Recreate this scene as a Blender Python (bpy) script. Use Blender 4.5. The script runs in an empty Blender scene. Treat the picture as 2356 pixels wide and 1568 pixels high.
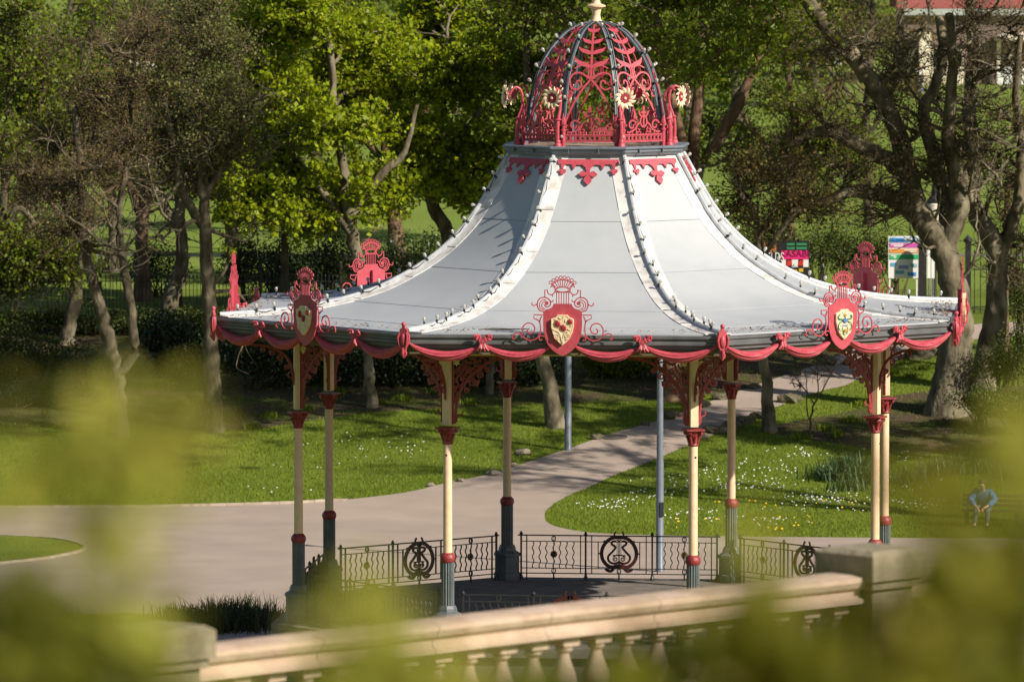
import bpy, bmesh, math, random
import numpy as np
from math import sin, cos, pi, radians, tan, atan2, sqrt
random.seed(4); rng = np.random.default_rng(4)
scene = bpy.context.scene
COL = scene.collection

# ------------------------------------------------------------------ camera, sky, sun, exposure
FOC, UC, VC, CAMZ, PITCH = 14253.0, 1178.0, 784.0, 15.5, radians(4.01)
cd = bpy.data.cameras.new('camera'); cam = bpy.data.objects.new('camera', cd); COL.objects.link(cam)
cam.location = (0, 0, CAMZ); cam.rotation_euler = (pi/2 - PITCH, 0, 0)
cd.sensor_width = 36; cd.lens = FOC/2356*36; cd.clip_start = .5; cd.clip_end = 6000
cd.dof.use_dof = True; cd.dof.focus_distance = 128; cd.dof.aperture_fstop = 3.3
scene.camera = cam
SUN_AZ, SUN_EL = radians(55), radians(33)          # azimuth to the right of the direction back towards the camera
sd = Vs = (sin(SUN_AZ)*cos(SUN_EL), -cos(SUN_AZ)*cos(SUN_EL), sin(SUN_EL))
w = bpy.data.worlds.new('World'); scene.world = w; w.use_nodes = True
nt = w.node_tree; nt.nodes.clear()
o_ = nt.nodes.new('ShaderNodeOutputWorld'); b_ = nt.nodes.new('ShaderNodeBackground'); s_ = nt.nodes.new('ShaderNodeTexSky')
s_.sky_type = 'NISHITA'; s_.sun_disc = False; s_.sun_elevation = SUN_EL; s_.sun_rotation = atan2(sd[0], sd[1])
b_.inputs[1].default_value = .055
nt.links.new(s_.outputs[0], b_.inputs[0]); nt.links.new(b_.outputs[0], o_.inputs[0])
sl = bpy.data.lights.new('sun', 'SUN'); sl.energy = 5.0; sl.angle = radians(.53); sl.color = (1, .91, .78)
so = bpy.data.objects.new('sun', sl); COL.objects.link(so)
from mathutils import Vector, Matrix, Euler
so.rotation_euler = Vector(sd).to_track_quat('Z', 'Y').to_euler()
scene.view_settings.view_transform = 'Standard'; scene.view_settings.look = 'None'
scene.view_settings.exposure = 0.42; scene.view_settings.gamma = 1
scene.cycles.use_denoising = True
scene.cycles.max_bounces = 6; scene.cycles.transparent_max_bounces = 6; scene.cycles.sample_clamp_indirect = 5

# ------------------------------------------------------------------ terrain and pixel helpers
SC = 17/15.5                                           # the plaza lies 1.5 m below the camera-side datum
_far = [(106, 0), (156, 0), (162, .25), (186, 3.0), (191, 3.2), (198, 3.25), (215, 3.6), (330, 6.5), (450, 8.6), (700, 14), (2500, 45)]
_hp = np.array([(-400, 20), (-60, 14.4), (4, 13.9), (20, 12.5), (44, 8.75), (50, 8.42), (56, 7.95), (60, 7.2), (66, 5.6), (98, -1.0)] + [(y*SC, CAMZ - SC*(CAMZ - z)) for y, z in _far])
def H(y): return float(np.interp(y, _hp[:, 0], _hp[:, 1]))
CP, SP = cos(PITCH), sin(PITCH)
def ray(u, v):
    a = (u - UC)/FOC; b = (VC - v)/FOC
    return a, CP + b*SP, -SP + b*CP
def at(u, v, Y):
    d = ray(u, v); t = Y/d[1]
    return Vector((d[0]*t, Y, CAMZ + d[2]*t))
def gp(u, v):
    d = ray(u, v); y = 110.0
    while y < 900:
        if CAMZ + d[2]*y/d[1] <= H(y): break
        y += .05
    p = at(u, v, y); p.z = H(y); return p

# ------------------------------------------------------------------ materials
MATS = {}
def mat(name, col, rough=.6, col2=None, scale=5., detail=4, metal=0, bump=0, bscale=None, spec=.5, trans=0, island=0, streak=None, mixpos=(.35, .65), coords='Object', sheen=0):
    if name in MATS: return MATS[name]
    m = bpy.data.materials.new(name); m.use_nodes = True; MATS[name] = m
    n = m.node_tree.nodes; l = m.node_tree.links
    p = n['Principled BSDF']; p.inputs['Roughness'].default_value = rough; p.inputs['Metallic'].default_value = metal
    p.inputs['Specular IOR Level'].default_value = spec
    p.inputs['Base Color'].default_value = (*col, 1)
    tc = n.new('ShaderNodeTexCoord'); mp = n.new('ShaderNodeMapping'); l.new(tc.outputs[coords], mp.inputs[0])
    if streak: mp.inputs['Scale'].default_value = streak
    cur = None
    if col2 is not None:
        t = n.new('ShaderNodeTexNoise'); t.inputs['Scale'].default_value = scale; t.inputs['Detail'].default_value = detail
        l.new(mp.outputs[0], t.inputs['Vector'])
        r = n.new('ShaderNodeValToRGB'); r.color_ramp.elements[0].position = mixpos[0]; r.color_ramp.elements[1].position = mixpos[1]
        r.color_ramp.elements[0].color = (*col, 1); r.color_ramp.elements[1].color = (*col2, 1)
        l.new(t.outputs[0], r.inputs[0]); cur = r.outputs[0]
        l.new(cur, p.inputs['Base Color'])
    if island:
        g = n.new('ShaderNodeNewGeometry'); hs = n.new('ShaderNodeHueSaturation')
        mr = n.new('ShaderNodeMapRange'); mr.inputs[3].default_value = 1 - island; mr.inputs[4].default_value = 1 + island
        l.new(g.outputs['Random Per Island'], mr.inputs[0]); l.new(mr.outputs[0], hs.inputs['Value'])
        m2 = n.new('ShaderNodeMath'); m2.operation = 'MULTIPLY_ADD'; m2.inputs[1].default_value = .035; m2.inputs[2].default_value = .482
        wn = n.new('ShaderNodeMath'); wn.operation = 'FRACT'; mm = n.new('ShaderNodeMath'); mm.operation = 'MULTIPLY'; mm.inputs[1].default_value = 7.13
        l.new(g.outputs['Random Per Island'], mm.inputs[0]); l.new(mm.outputs[0], wn.inputs[0]); l.new(wn.outputs[0], m2.inputs[0]); l.new(m2.outputs[0], hs.inputs['Hue'])
        if cur: l.new(cur, hs.inputs['Color'])
        else: hs.inputs['Color'].default_value = (*col, 1)
        cur = hs.outputs[0]; l.new(cur, p.inputs['Base Color'])
    if bump:
        t = n.new('ShaderNodeTexNoise'); t.inputs['Scale'].default_value = bscale or scale*2; t.inputs['Detail'].default_value = 5
        l.new(mp.outputs[0], t.inputs['Vector'])
        bp = n.new('ShaderNodeBump'); bp.inputs['Strength'].default_value = bump; bp.inputs['Distance'].default_value = .05
        l.new(t.outputs[0], bp.inputs['Height']); l.new(bp.outputs[0], p.inputs['Normal'])
    if trans:
        tr = n.new('ShaderNodeBsdfTranslucent'); mx = n.new('ShaderNodeMixShader'); mx.inputs[0].default_value = trans
        if cur: l.new(cur, tr.inputs[0])
        else: tr.inputs[0].default_value = (*col, 1)
        l.new(p.outputs[0], mx.inputs[1]); l.new(tr.outputs[0], mx.inputs[2]); l.new(mx.outputs[0], n['Material Output'].inputs[0])
    return m

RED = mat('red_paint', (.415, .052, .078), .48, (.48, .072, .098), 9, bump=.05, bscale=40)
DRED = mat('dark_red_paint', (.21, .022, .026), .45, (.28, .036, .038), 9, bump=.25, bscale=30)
CREAM = mat('cream_paint', (.78, .56, .375), .5, (.70, .47, .29), 6, mixpos=(.45, .75))
CREAM2 = mat('pale_cream_paint', (.82, .65, .46), .5, (.74, .54, .34), 14)
ZINC = mat('roof_sheet', (.392, .417, .440), .42, (.44, .46, .478), 1.3, 7, bump=.05, bscale=3, spec=.45, mixpos=(.3, .7))
LEAD = mat('lead_flashing', (.70, .69, .67), .45, (.38, .35, .33), 3.2, 8, bump=.2, bscale=9, spec=.4, mixpos=(.46, .78))
LEADP = mat('lead_roll', (.50, .52, .54), .4, (.36, .38, .41), 6, 6, bump=.1)
GREY = mat('grey_paint', (.125, .145, .155), .45, (.095, .11, .12), 5)
GREYB = mat('blue_grey_paint', (.155, .18, .215), .42, (.125, .15, .18), 7)
GUT = mat('dark_gutter', (.095, .098, .105), .4, (.15, .15, .155), 2.5, 6, mixpos=(.4, .8))
IRON = mat('black_iron', (.018, .019, .022), .4, (.035, .03, .028), 8)
IRONR = mat('maroon_iron', (.075, .012, .012), .4, (.035, .012, .012), 8)
CEIL = mat('painted_boards', (.17, .13, .085), .7, (.12, .09, .06), 4)
CABLE = mat('black_cable', (.012, .012, .014), .5)
STONE = mat('pale_stone', (.58, .435, .33), .85, (.36, .25, .165), 1.7, 8, bump=.3, bscale=14, mixpos=(.42, .72))
STONED = mat('weathered_stone', (.34, .28, .19), .9, (.16, .14, .085), 3, 8, bump=.4, bscale=12)
PLINTH = mat('podium_stone', (.20, .17, .145), .9, (.13, .11, .095), 3, 7, bump=.2)
TARMAC = mat('tarmac', (.415, .335, .280), .95, (.345, .278, .235), .55, 9, bump=.25, bscale=60, spec=.2, mixpos=(.3, .72))
SOILG = mat('park_ground', (.105, .148, .015), .95, (.150, .195, .026), .35, 9, bump=.5, bscale=9, spec=.15)
ROADM = mat('far_road', (.15, .145, .12), .9, (.12, .125, .09), 1)
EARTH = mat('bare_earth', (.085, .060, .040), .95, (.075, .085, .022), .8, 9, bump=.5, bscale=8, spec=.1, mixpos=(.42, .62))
GRASS = mat('grass_blade', (.185, .245, .018), .6, island=.45, trans=.4, spec=.25)
FIELD = mat('field_grass', (.150, .210, .034), .95, (.180, .240, .045), .12, 6, spec=.1, bump=.3, bscale=4)
DAISY = mat('daisy_petal', (.80, .80, .76), .7)
DANDE = mat('dandelion_petal', (.80, .50, .02), .7)
BARK = mat('bark', (.055, .044, .030), .95, (.165, .142, .095), 3.5, 9, bump=.8, bscale=9, spec=.15, streak=(1, 1, .45))
BARKP = mat('pale_bark', (.075, .062, .040), .95, (.235, .205, .140), 3.0, 9, bump=.8, bscale=8, spec=.15, streak=(1, 1, .5))
BARKR = mat('reddish_bark', (.10, .062, .040), .95, (.22, .145, .095), 4, 9, bump=.9, bscale=9, spec=.15, streak=(1, 1, .4))
TWIG = mat('twig_bark', (.070, .054, .033), .95, (.150, .116, .068), 1.5, 3, spec=.15)
LEAFB = mat('spring_leaf', (.300, .370, .012), .5, island=.38, trans=.5, spec=.3)
LEAFM = mat('mid_leaf', (.150, .200, .013), .5, island=.5, trans=.45, spec=.3)
LEAFO = mat('olive_young_leaf', (.155, .175, .045), .55, island=.5, trans=.4, spec=.3)
BUD = mat('ochre_bud', (.15, .115, .032), .7, island=.5, trans=.25, spec=.2)
LEAFD = mat('dark_evergreen_leaf', (.035, .058, .012), .4, island=.6, trans=.2, spec=.5)
LEAFP = mat('blue_green_needle', (.042, .075, .030), .6, island=.5, trans=.2, spec=.3)
LEAFH = mat('hedge_leaf', (.070, .095, .014), .5, island=.6, trans=.3, spec=.4)
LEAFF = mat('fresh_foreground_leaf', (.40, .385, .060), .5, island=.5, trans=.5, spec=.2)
LEAFG = mat('shade_tinted_foreground_leaf', (.120, .130, .010), .5, island=.5, trans=.45, spec=.2)  # darker copy of the foreground leaf, shade put into its colour
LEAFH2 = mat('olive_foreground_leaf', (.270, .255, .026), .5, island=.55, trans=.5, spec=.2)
BLADE = mat('daffodil_blade', (.070, .125, .045), .5, island=.4, trans=.3, spec=.4)
BLADED = mat('dark_tuft_blade', (.045, .062, .016), .6, island=.5, trans=.25, spec=.3)
ROCK = mat('pale_rock', (.36, .31, .24), .95, (.20, .17, .12), 4, 8, bump=.7, bscale=9)
ROCKD = mat('mossy_rock', (.17, .14, .095), .95, (.09, .09, .04), 4, 8, bump=.7, bscale=9)
LITTER = mat('dry_leaf', (.22, .14, .08), .8, island=.6)
WHITE = mat('white_board', (.78, .78, .76), .5)
BLACKP = mat('poster_black', (.02, .02, .022), .4)
GLASSD = mat('window_glass', (.02, .025, .03), .1)
BRICK = mat('far_brick', (.20, .15, .12), .9, (.15, .115, .095), 6)
RENDER_ = mat('cream_render', (.80, .72, .56), .8, (.72, .64, .48), 2)
TILE = mat('red_roof_tile', (.30, .085, .07), .8, (.22, .06, .05), 7)
WOOD = mat('bench_wood', (.10, .065, .035), .7, (.06, .04, .022), 6, streak=(1, 8, 8))
def flat(name, c, r=.5): return mat(name, c, r)
bg = bpy.data.materials.new('bulb_glass'); bg.use_nodes = True
_p = bg.node_tree.nodes['Principled BSDF']; _p.inputs['Base Color'].default_value = (.66, .64, .60, 1); _p.inputs['Roughness'].default_value = .08
_p.inputs['Transmission Weight'].default_value = .5; _p.inputs['IOR'].default_value = 1.3
BULB = bg

# ------------------------------------------------------------------ mesh helpers
def np_mesh(name, V, faces, mats, smooth=False, midx=None):
    """faces: list of int arrays (n,k)"""
    me = bpy.data.meshes.new(name)
    V = np.asarray(V, dtype=np.float32)
    me.vertices.add(len(V)); me.vertices.foreach_set('co', V.ravel())
    loops = np.concatenate([f.ravel() for f in faces]).astype(np.int32)
    tot = np.concatenate([np.full(len(f), f.shape[1]) for f in faces]).astype(np.int32)
    st = np.concatenate([[0], np.cumsum(tot)[:-1]]).astype(np.int32)
    me.loops.add(len(loops)); me.loops.foreach_set('vertex_index', loops)
    me.polygons.add(len(tot)); me.polygons.foreach_set('loop_start', st); me.polygons.foreach_set('loop_total', tot)
    for m in (mats if isinstance(mats, (list, tuple)) else [mats]): me.materials.append(m)
    if midx is not None: me.polygons.foreach_set('material_index', np.asarray(midx, dtype=np.int32))
    if smooth: me.polygons.foreach_set('use_smooth', np.ones(len(tot), dtype=bool))
    me.update(calc_edges=True); me.validate()
    return me
class MB:
    def __init__(s): s.v = []; s.f = []; s.m = []
    def add(s, vs, fs, mi=0):
        b = len(s.v); s.v += [tuple(p) for p in vs]; s.f += [tuple(i + b for i in f) for f in fs]; s.m += [mi]*len(fs); return s
    def box(s, c, d, mi=0, rz=0):
        x, y, z = d[0]/2, d[1]/2, d[2]/2; cs, sn = cos(rz), sin(rz)
        vs = []
        for dz in (-z, z):
            for dx, dy in ((-x, -y), (x, -y), (x, y), (-x, y)): vs.append((c[0] + dx*cs - dy*sn, c[1] + dx*sn + dy*cs, c[2] + dz))
        return s.add(vs, [(3, 2, 1, 0), (4, 5, 6, 7), (0, 1, 5, 4), (1, 2, 6, 5), (2, 3, 7, 6), (3, 0, 4, 7)], mi)
    def lathe(s, prof, n=16, c=(0, 0, 0), mi=0, axis=None, rot=0, caps=True):
        vs = []; fs = []
        for r, z in prof:
            for i in range(n):
                a = 2*pi*i/n + rot; p = Vector((r*cos(a), r*sin(a), z))
                if axis is not None: p = axis @ p
                vs.append((p[0] + c[0], p[1] + c[1], p[2] + c[2]))
        for j in range(len(prof) - 1):
            for i in range(n): fs.append((j*n + i, j*n + (i + 1) % n, (j + 1)*n + (i + 1) % n, (j + 1)*n + i))
        if caps: fs.append(tuple(reversed(range(n)))); fs.append(tuple(range((len(prof) - 1)*n, len(prof)*n)))
        return s.add(vs, fs, mi)
    def tube(s, pts, r, n=8, mi=0, caps=True):
        pts = [Vector(p) for p in pts]; k = len(pts); rr = r if isinstance(r, (list, tuple)) else [r]*k
        vs = []; fs = []; ref = None
        for i in range(k):
            t = (pts[min(i + 1, k - 1)] - pts[max(i - 1, 0)]).normalized()
            if ref is None:
                ref = Vector((0, 0, 1)) if abs(t.z) < .9 else Vector((1, 0, 0))
            a = t.cross(ref).normalized(); ref = a.cross(t).normalized()
            for j in range(n):
                th = 2*pi*j/n; q = pts[i] + (a*cos(th) + ref*sin(th))*rr[i]; vs.append(q)
        for i in range(k - 1):
            for j in range(n): fs.append((i*n + j, i*n + (j + 1) % n, (i + 1)*n + (j + 1) % n, (i + 1)*n + j))
        if caps: fs.append(tuple(reversed(range(n)))); fs.append(tuple(range((k - 1)*n, k*n)))
        return s.add(vs, fs, mi)
    def ribbon(s, pts, w, t, mp, mi=0, closed=False, t0=0.):
        """flat bar along 2-D polyline, mapped with mp(u, w, depth)"""
        k = len(pts); ww = w if isinstance(w, (list, tuple)) else [w]*k
        vs = []; fs = []
        for i in range(k):
            a = pts[(i - 1) % k] if (closed or i > 0) else pts[i]; b = pts[(i + 1) % k] if (closed or i < k - 1) else pts[i]
            dx, dy = b[0] - a[0], b[1] - a[1]; L = sqrt(dx*dx + dy*dy) or 1; nx, ny = -dy/L*ww[i]/2, dx/L*ww[i]/2
            x, y = pts[i]
            vs += [mp(x + nx, y + ny, t0), mp(x - nx, y - ny, t0), mp(x - nx, y - ny, t0 + t), mp(x + nx, y + ny, t0 + t)]
        m = k if closed else k - 1
        for i in range(m):
            j = (i + 1) % k
            for q in range(4): fs.append((i*4 + q, i*4 + (q + 1) % 4, j*4 + (q + 1) % 4, j*4 + q))
        if not closed: fs += [(3, 2, 1, 0), (k*4 - 4, k*4 - 3, k*4 - 2, k*4 - 1)]
        return s.add(vs, fs, mi)
    def plate(s, out, t, mp, mi=0, t0=0.):
        k = len(out); vs = [mp(x, y, t0) for x, y in out] + [mp(x, y, t0 + t) for x, y in out]
        fs = [tuple(range(k)), tuple(reversed(range(k, 2*k)))] + [(i, k + i, k + (i + 1) % k, (i + 1) % k) for i in range(k)]
        return s.add(vs, fs, mi)
    def mesh(s, name, mats, smooth=False):
        me = bpy.data.meshes.new(name); me.from_pydata(s.v, [], s.f)
        for m in (mats if isinstance(mats, (list, tuple)) else [mats]): me.materials.append(m)
        me.polygons.foreach_set('material_index', s.m)
        bm = bmesh.new(); bm.from_mesh(me); bmesh.ops.recalc_face_normals(bm, faces=bm.faces[:]); bm.to_mesh(me); bm.free()
        if smooth:
            me.polygons.foreach_set('use_smooth', [True]*len(me.polygons)); me.set_sharp_from_angle(angle=radians(40))
        me.update(); return me
def obj(name, me, parent=None, loc=(0, 0, 0), rz=0, rot=None):
    o = bpy.data.objects.new(name, me); COL.objects.link(o)
    if parent is not None: o.parent = parent
    o.location = loc; o.rotation_euler = rot if rot is not None else (0, 0, rz)
    return o
def tag(o, label, cat, group=None):
    o['label'] = label; o['category'] = cat
    if group: o['group'] = group
    return o
def thing(name, label, cat, loc=(0, 0, 0), rz=0, group=None):
    o = obj(name, None, None, loc, rz); o.empty_display_size = .3
    return tag(o, label, cat, group)
def kind(o, k): o['kind'] = k; return o
def spiral(cx, cy, r0, r1, a0, a1, n=16):
    return [(cx + (r0 + (r1 - r0)*i/(n - 1))*cos(a0 + (a1 - a0)*i/(n - 1)), cy + (r0 + (r1 - r0)*i/(n - 1))*sin(a0 + (a1 - a0)*i/(n - 1))) for i in range(n)]
def smooth2(pts, n=3):
    """Catmull-Rom"""
    out = []; k = len(pts)
    for i in range(k - 1):
        p0, p1, p2, p3 = pts[max(i - 1, 0)], pts[i], pts[i + 1], pts[min(i + 2, k - 1)]
        for j in range(n):
            t = j/n
            out.append(tuple(.5*((2*b) + (-a + c)*t + (2*a - 5*b + 4*c - d)*t*t + (-a + 3*b - 3*c + d)*t**3) for a, b, c, d in zip(p0, p1, p2, p3)))
    out.append(tuple(pts[-1])); return out

# ------------------------------------------------------------------ ground, path, lawn
def strip_mesh(name, xs, ys, m, dz=0.):
    V = [(x, y, H(y) + dz) for y in ys for x in xs]; nx = len(xs)
    idx = np.arange(len(V)).reshape(len(ys), nx)
    F = np.stack([idx[:-1, :-1], idx[:-1, 1:], idx[1:, 1:], idx[1:, :-1]], -1).reshape(-1, 4)
    return np_mesh(name, V, [F], m)
ys_all = sorted(set([float(p) for p in _hp[:, 0]] + list(np.arange(-40, 250, 2.)) + list(np.arange(250, 2500, 50.))))
# ground: lawn and park soil on the near side, far field behind the railings
ground = kind(obj('ground', strip_mesh('ground', [-1500, -300, -60, -30, 0, 30, 60, 300, 1500], ys_all, SOILG)), 'structure')
def poly_sheet(name, pts, m, dz, cuts):
    bm = bmesh.new(); vs = [bm.verts.new((p[0], p[1], 0)) for p in pts]; bm.faces.new(vs)
    bmesh.ops.triangulate(bm, faces=bm.faces[:])
    for c in cuts: bmesh.ops.bisect_plane(bm, geom=bm.verts[:] + bm.edges[:] + bm.faces[:], plane_co=(0, c, 0), plane_no=(0, 1, 0))
    for v in bm.verts: v.co.z = H(v.co.y) + dz
    bmesh.ops.recalc_face_normals(bm, faces=bm.faces[:])
    if bm.faces[:] and sum(f.normal.z for f in bm.faces) < 0: bmesh.ops.reverse_faces(bm, faces=bm.faces[:])
    me = bpy.data.meshes.new(name); bm.to_mesh(me); bm.free(); me.materials.append(m); return me
CUTS = [float(p) for p in _hp[:, 0] if 90 < p < 1000]
def g2(u, v): p = gp(u, v); return (p.x, p.y)
left_edge = smooth2([g2(*q) for q in [(-600, 1172), (0, 1168), (350, 1166), (700, 1157), (900, 1138), (1000, 1118), (1120, 1092), (1200, 1068), (1300, 1035), (1400, 1000), (1500, 972),
                     (1560, 952), (1650, 918), (1720, 893), (1800, 866), (1900, 832), (1960, 805), (2060, 775), (2180, 752), (2330, 742)]], 4)
right_edge = smooth2([g2(*q) for q in [(2480, 768), (2300, 775), (2150, 797), (2080, 822), (1990, 862), (1950, 885), (1880, 903), (1800, 932), (1700, 968), (1640, 1000), (1590, 1022), (1500, 1060), (1400, 1100),
                      (1320, 1135), (1270, 1163), (1253, 1186), (1268, 1207), (1320, 1220), (1400, 1228), (1600, 1233), (2000, 1237), (2600, 1240)]], 4)
path_poly = left_edge + right_edge + [(70, 165), (70, 128), (9, 128), (3, 123), (-3, 123), (-6.5, 131), (-7.5, 147), (-9.5, 148.5), (-14, 147), (-60, 148), (-60, left_edge[0][1])]
path = kind(obj('path', poly_sheet('path', path_poly, TARMAC, .012, CUTS)), 'structure')
# lawn island on the plaza
isl = smooth2([g2(*q) for q in [(-700, 1222), (-200, 1228), (60, 1238), (150, 1246), (192, 1258), (188, 1268), (140, 1280), (60, 1292), (-200, 1316), (-700, 1345)]], 4)
lawn_i = kind(obj('lawn', poly_sheet('lawn', isl, SOILG, .045, [])), 'structure')
def kerb(pts, dz):
    m = MB()
    for a, b in zip(pts[:-1], pts[1:]):
        L = sqrt((b[0] - a[0])**2 + (b[1] - a[1])**2)
        m.box(((a[0] + b[0])/2, (a[1] + b[1])/2, H((a[1] + b[1])/2) + .03), (L*.985, .10, .09), 0, atan2(b[1] - a[1], b[0] - a[0]))
    return m.mesh('kerb', mat('kerb_stone', (.46, .38, .30), .9, (.33, .27, .2), 5))
kind(obj('kerb', kerb([(left_edge[0][0] + (left_edge[9][0] - left_edge[0][0])*i/26, float(np.interp(left_edge[0][0] + (left_edge[9][0] - left_edge[0][0])*i/26, [q[0] for q in left_edge[:14]], [q[1] for q in left_edge[:14]]))) for i in range(42) if left_edge[0][0] + (left_edge[9][0] - left_edge[0][0])*i/26 < left_edge[14][0]], 0)), 'structure')
kind(obj('kerb', kerb(isl[6:-6], 0)), 'structure')
# far field and the road beyond the railings, shaded earth under the trees
kind(obj('field', strip_mesh('field', [-400, -60, 0, 60, 400], [q*SC for q in (198.0, 215., 330., 450., 700.)], FIELD, .01)), 'structure')
kind(obj('road', strip_mesh('road', [-300, 0, 300], [q*SC for q in (212., 213.)], ROADM, .02)), 'structure')
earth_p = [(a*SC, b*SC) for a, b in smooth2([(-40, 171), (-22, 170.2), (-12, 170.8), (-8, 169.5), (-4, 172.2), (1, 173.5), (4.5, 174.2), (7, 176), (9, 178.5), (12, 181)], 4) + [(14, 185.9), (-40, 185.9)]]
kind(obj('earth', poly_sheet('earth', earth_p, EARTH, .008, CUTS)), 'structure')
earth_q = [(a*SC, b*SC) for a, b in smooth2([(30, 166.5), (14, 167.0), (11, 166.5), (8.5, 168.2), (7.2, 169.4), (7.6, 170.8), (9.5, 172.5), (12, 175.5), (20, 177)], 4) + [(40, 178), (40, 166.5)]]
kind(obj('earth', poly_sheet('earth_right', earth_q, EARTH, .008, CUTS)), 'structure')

# pixel-in-polygon test
def inside(P, poly):
    x, y = P[:, 0], P[:, 1]; c = np.zeros(len(P), bool); n = len(poly)
    for i in range(n):
        x1, y1 = poly[i]; x2, y2 = poly[(i + 1) % n]
        if y1 == y2: continue
        k = ((y1 > y) != (y2 > y)) & (x < (x2 - x1)*(y - y1)/(y2 - y1) + x1); c ^= k
    return c
Hv = lambda y: np.interp(y, _hp[:, 0], _hp[:, 1])
def scatter_blades(name, P, h, wd, m, lean=.5, z0=0.):
    n = len(P); a = rng.uniform(0, 2*pi, n); hh = h*rng.uniform(.5, 1.3, n); ww = wd*rng.uniform(.6, 1.4, n); b = rng.uniform(0, 2*pi, n); ln = hh*lean*rng.uniform(0, 1.2, n)
    z = Hv(P[:, 1]) + z0
    A = np.stack([P[:, 0] - np.cos(a)*ww/2, P[:, 1] - np.sin(a)*ww/2, z], 1); B = np.stack([P[:, 0] + np.cos(a)*ww/2, P[:, 1] + np.sin(a)*ww/2, z], 1)
    T = np.stack([P[:, 0] + np.cos(b)*ln, P[:, 1] + np.sin(b)*ln, z + hh], 1)
    V = np.stack([A, B, T], 1).reshape(-1, 3)
    return np_mesh(name, V, [np.arange(n*3).reshape(-1, 3)], m)
N = 330000
P = np.stack([rng.uniform(-19, 20, N), rng.uniform(151, 181, N)], 1)*SC
vis = np.abs(P[:, 0]) < P[:, 1]*.088
P = P[vis & ~inside(P, path_poly)]
ea = inside(P, earth_p) | inside(P, earth_q)
P = P[~ea | (rng.random(len(P)) < .22)]
Pi = np.stack([rng.uniform(-19, -9.5, 40000), rng.uniform(138, 156, 40000)], 1)*SC; Pi = Pi[inside(Pi, isl)]
go = obj('grass', scatter_blades('grass', np.concatenate([P, Pi]), .075, .022, GRASS, .7)); kind(go, 'stuff')
go['label'] = 'short sunlit grass of the park lawns around the path'
# daisies and dandelions
def flowers(name, centers, spread, n, r, m, hgt=.07):
    C = np.array([g2(*c) for c in centers]); k = rng.integers(0, len(C), n)
    Q = C[k] + rng.normal(0, 1, (n, 2))*np.array(spread); Q = Q[~inside(Q, path_poly) & ~inside(Q, earth_q)]; n = len(Q)
    ang = np.linspace(0, 2*pi, 7)[:-1]; rr = r*rng.uniform(.6, 1.3, n); z = Hv(Q[:, 1]) + hgt*rng.uniform(.8, 1.3, n)
    V = np.stack([Q[:, None, 0] + rr[:, None]*np.cos(ang), Q[:, None, 1] + rr[:, None]*np.sin(ang)*.9, (z[:, None] + 0*ang) - rr[:, None]*.55*np.sin(ang)*-1], -1)
    return np_mesh(name, V.reshape(-1, 3), [np.arange(n*6).reshape(-1, 6)], m)
dc = [(1400, 1165), (1420, 1160), (1380, 1168), (1500, 1140), (1610, 1120), (1690, 1110), (1720, 1080), (1800, 1085), (1760, 1120), (1840, 1150), (1880, 1140), (1900, 1155), (1930, 1160), (1960, 1150), (1820, 1170), (1600, 1190), (1750, 1200), (1990, 1170), (2080, 1120), (2100, 1160), (2140, 1165), (1640, 1085), (1540, 1110), (2060, 1060), (1830, 1050)]
kind(obj('daisies', flowers('daisies', dc, (.45, .6), 520, .021, DAISY)), 'stuff')['label'] = 'white daisies dotted over the lawn right of the path'
dl = [(800, 1010), (850, 1015), (780, 1000), (920, 1030), (860, 1045), (700, 1080), (650, 1130), (900, 1010), (940, 1040)]
kind(obj('daisies', flowers('daisies_b', dl, (.8, .7), 50, .020, DAISY)), 'stuff')['label'] = 'sparse white daisies on the lawn left of the path'
dd = [(1730, 1165), (1600, 1200), (1830, 1195), (1850, 1210), (1920, 1165), (1990, 1170), (1560, 1210), (1640, 1160), (1800, 1220), (1700, 1215)]
kind(obj('dandelions', flowers('dandelions', dd, (.35, .4), 46, .030, DANDE, .09)), 'stuff')['label'] = 'yellow dandelions scattered in the lawn by the plaza'
# manhole cover on the path
mc = gp(1412, 1006); m_ = MB(); m_.lathe([(.0, 0), (.42, 0), (.42, .012), (.36, .014), (.36, .010), (.0, .010)], 24, caps=False)
tag(obj('manhole_cover', m_.mesh('manhole_cover', mat('cover_iron', (.10, .085, .075), .7)), None, (mc.x, mc.y, mc.z + .016), rot=(atan2(2.75, 24), 0, 0)), 'round dark manhole cover set in the sloping path', 'manhole cover')
# rocks edging the path
def rock_mesh(name, m, seed):
    r = np.random.default_rng(seed); bm = bmesh.new(); bmesh.ops.create_icosphere(bm, subdivisions=2, radius=1)
    ph = r.uniform(0, 6, (5, 3)); fr = r.uniform(.8, 2.6, (5, 3))
    for v in bm.verts:
        k = 1 + .13*sum(sin(v.co.dot(Vector(fr[i]))*2 + ph[i][0]) for i in range(5)); v.co *= k; v.co.z *= .62; v.co.x *= 1.2
    me = bpy.data.meshes.new(name); bm.to_mesh(me); bm.free(); me.materials.append(m); return me
RK = [rock_mesh('rock', ROCK, 1), rock_mesh('rock', ROCK, 2), rock_mesh('rock', ROCKD, 3), rock_mesh('rock', ROCKD, 4)]
rocks = [(1204, 1046, .22, 0), (1135, 1092, .19, 1), (990, 1118, .12, 0), (1035, 1112, .12, 1), (1060, 1108, .13, 0), (1180, 1072, .14, 0), (1370, 1010, .17, 2), (1485, 978, .14, 3), (1540, 962, .25, 2), (1610, 935, .26, 3),
         (1660, 918, .24, 2), (1735, 893, .2, 3), (1615, 1010, .22, 2), (1650, 995, .30, 2), (1685, 985, .26, 3), (1715, 972, .24, 2), (1905, 838, .28, 2), (1830, 862, .25, 3), (2120, 823, .42, 3), (2165, 815, .34, 2), (1745, 962, .25, 3), (1815, 925, .33, 3), (1955, 838, .22, 3)]
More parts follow.
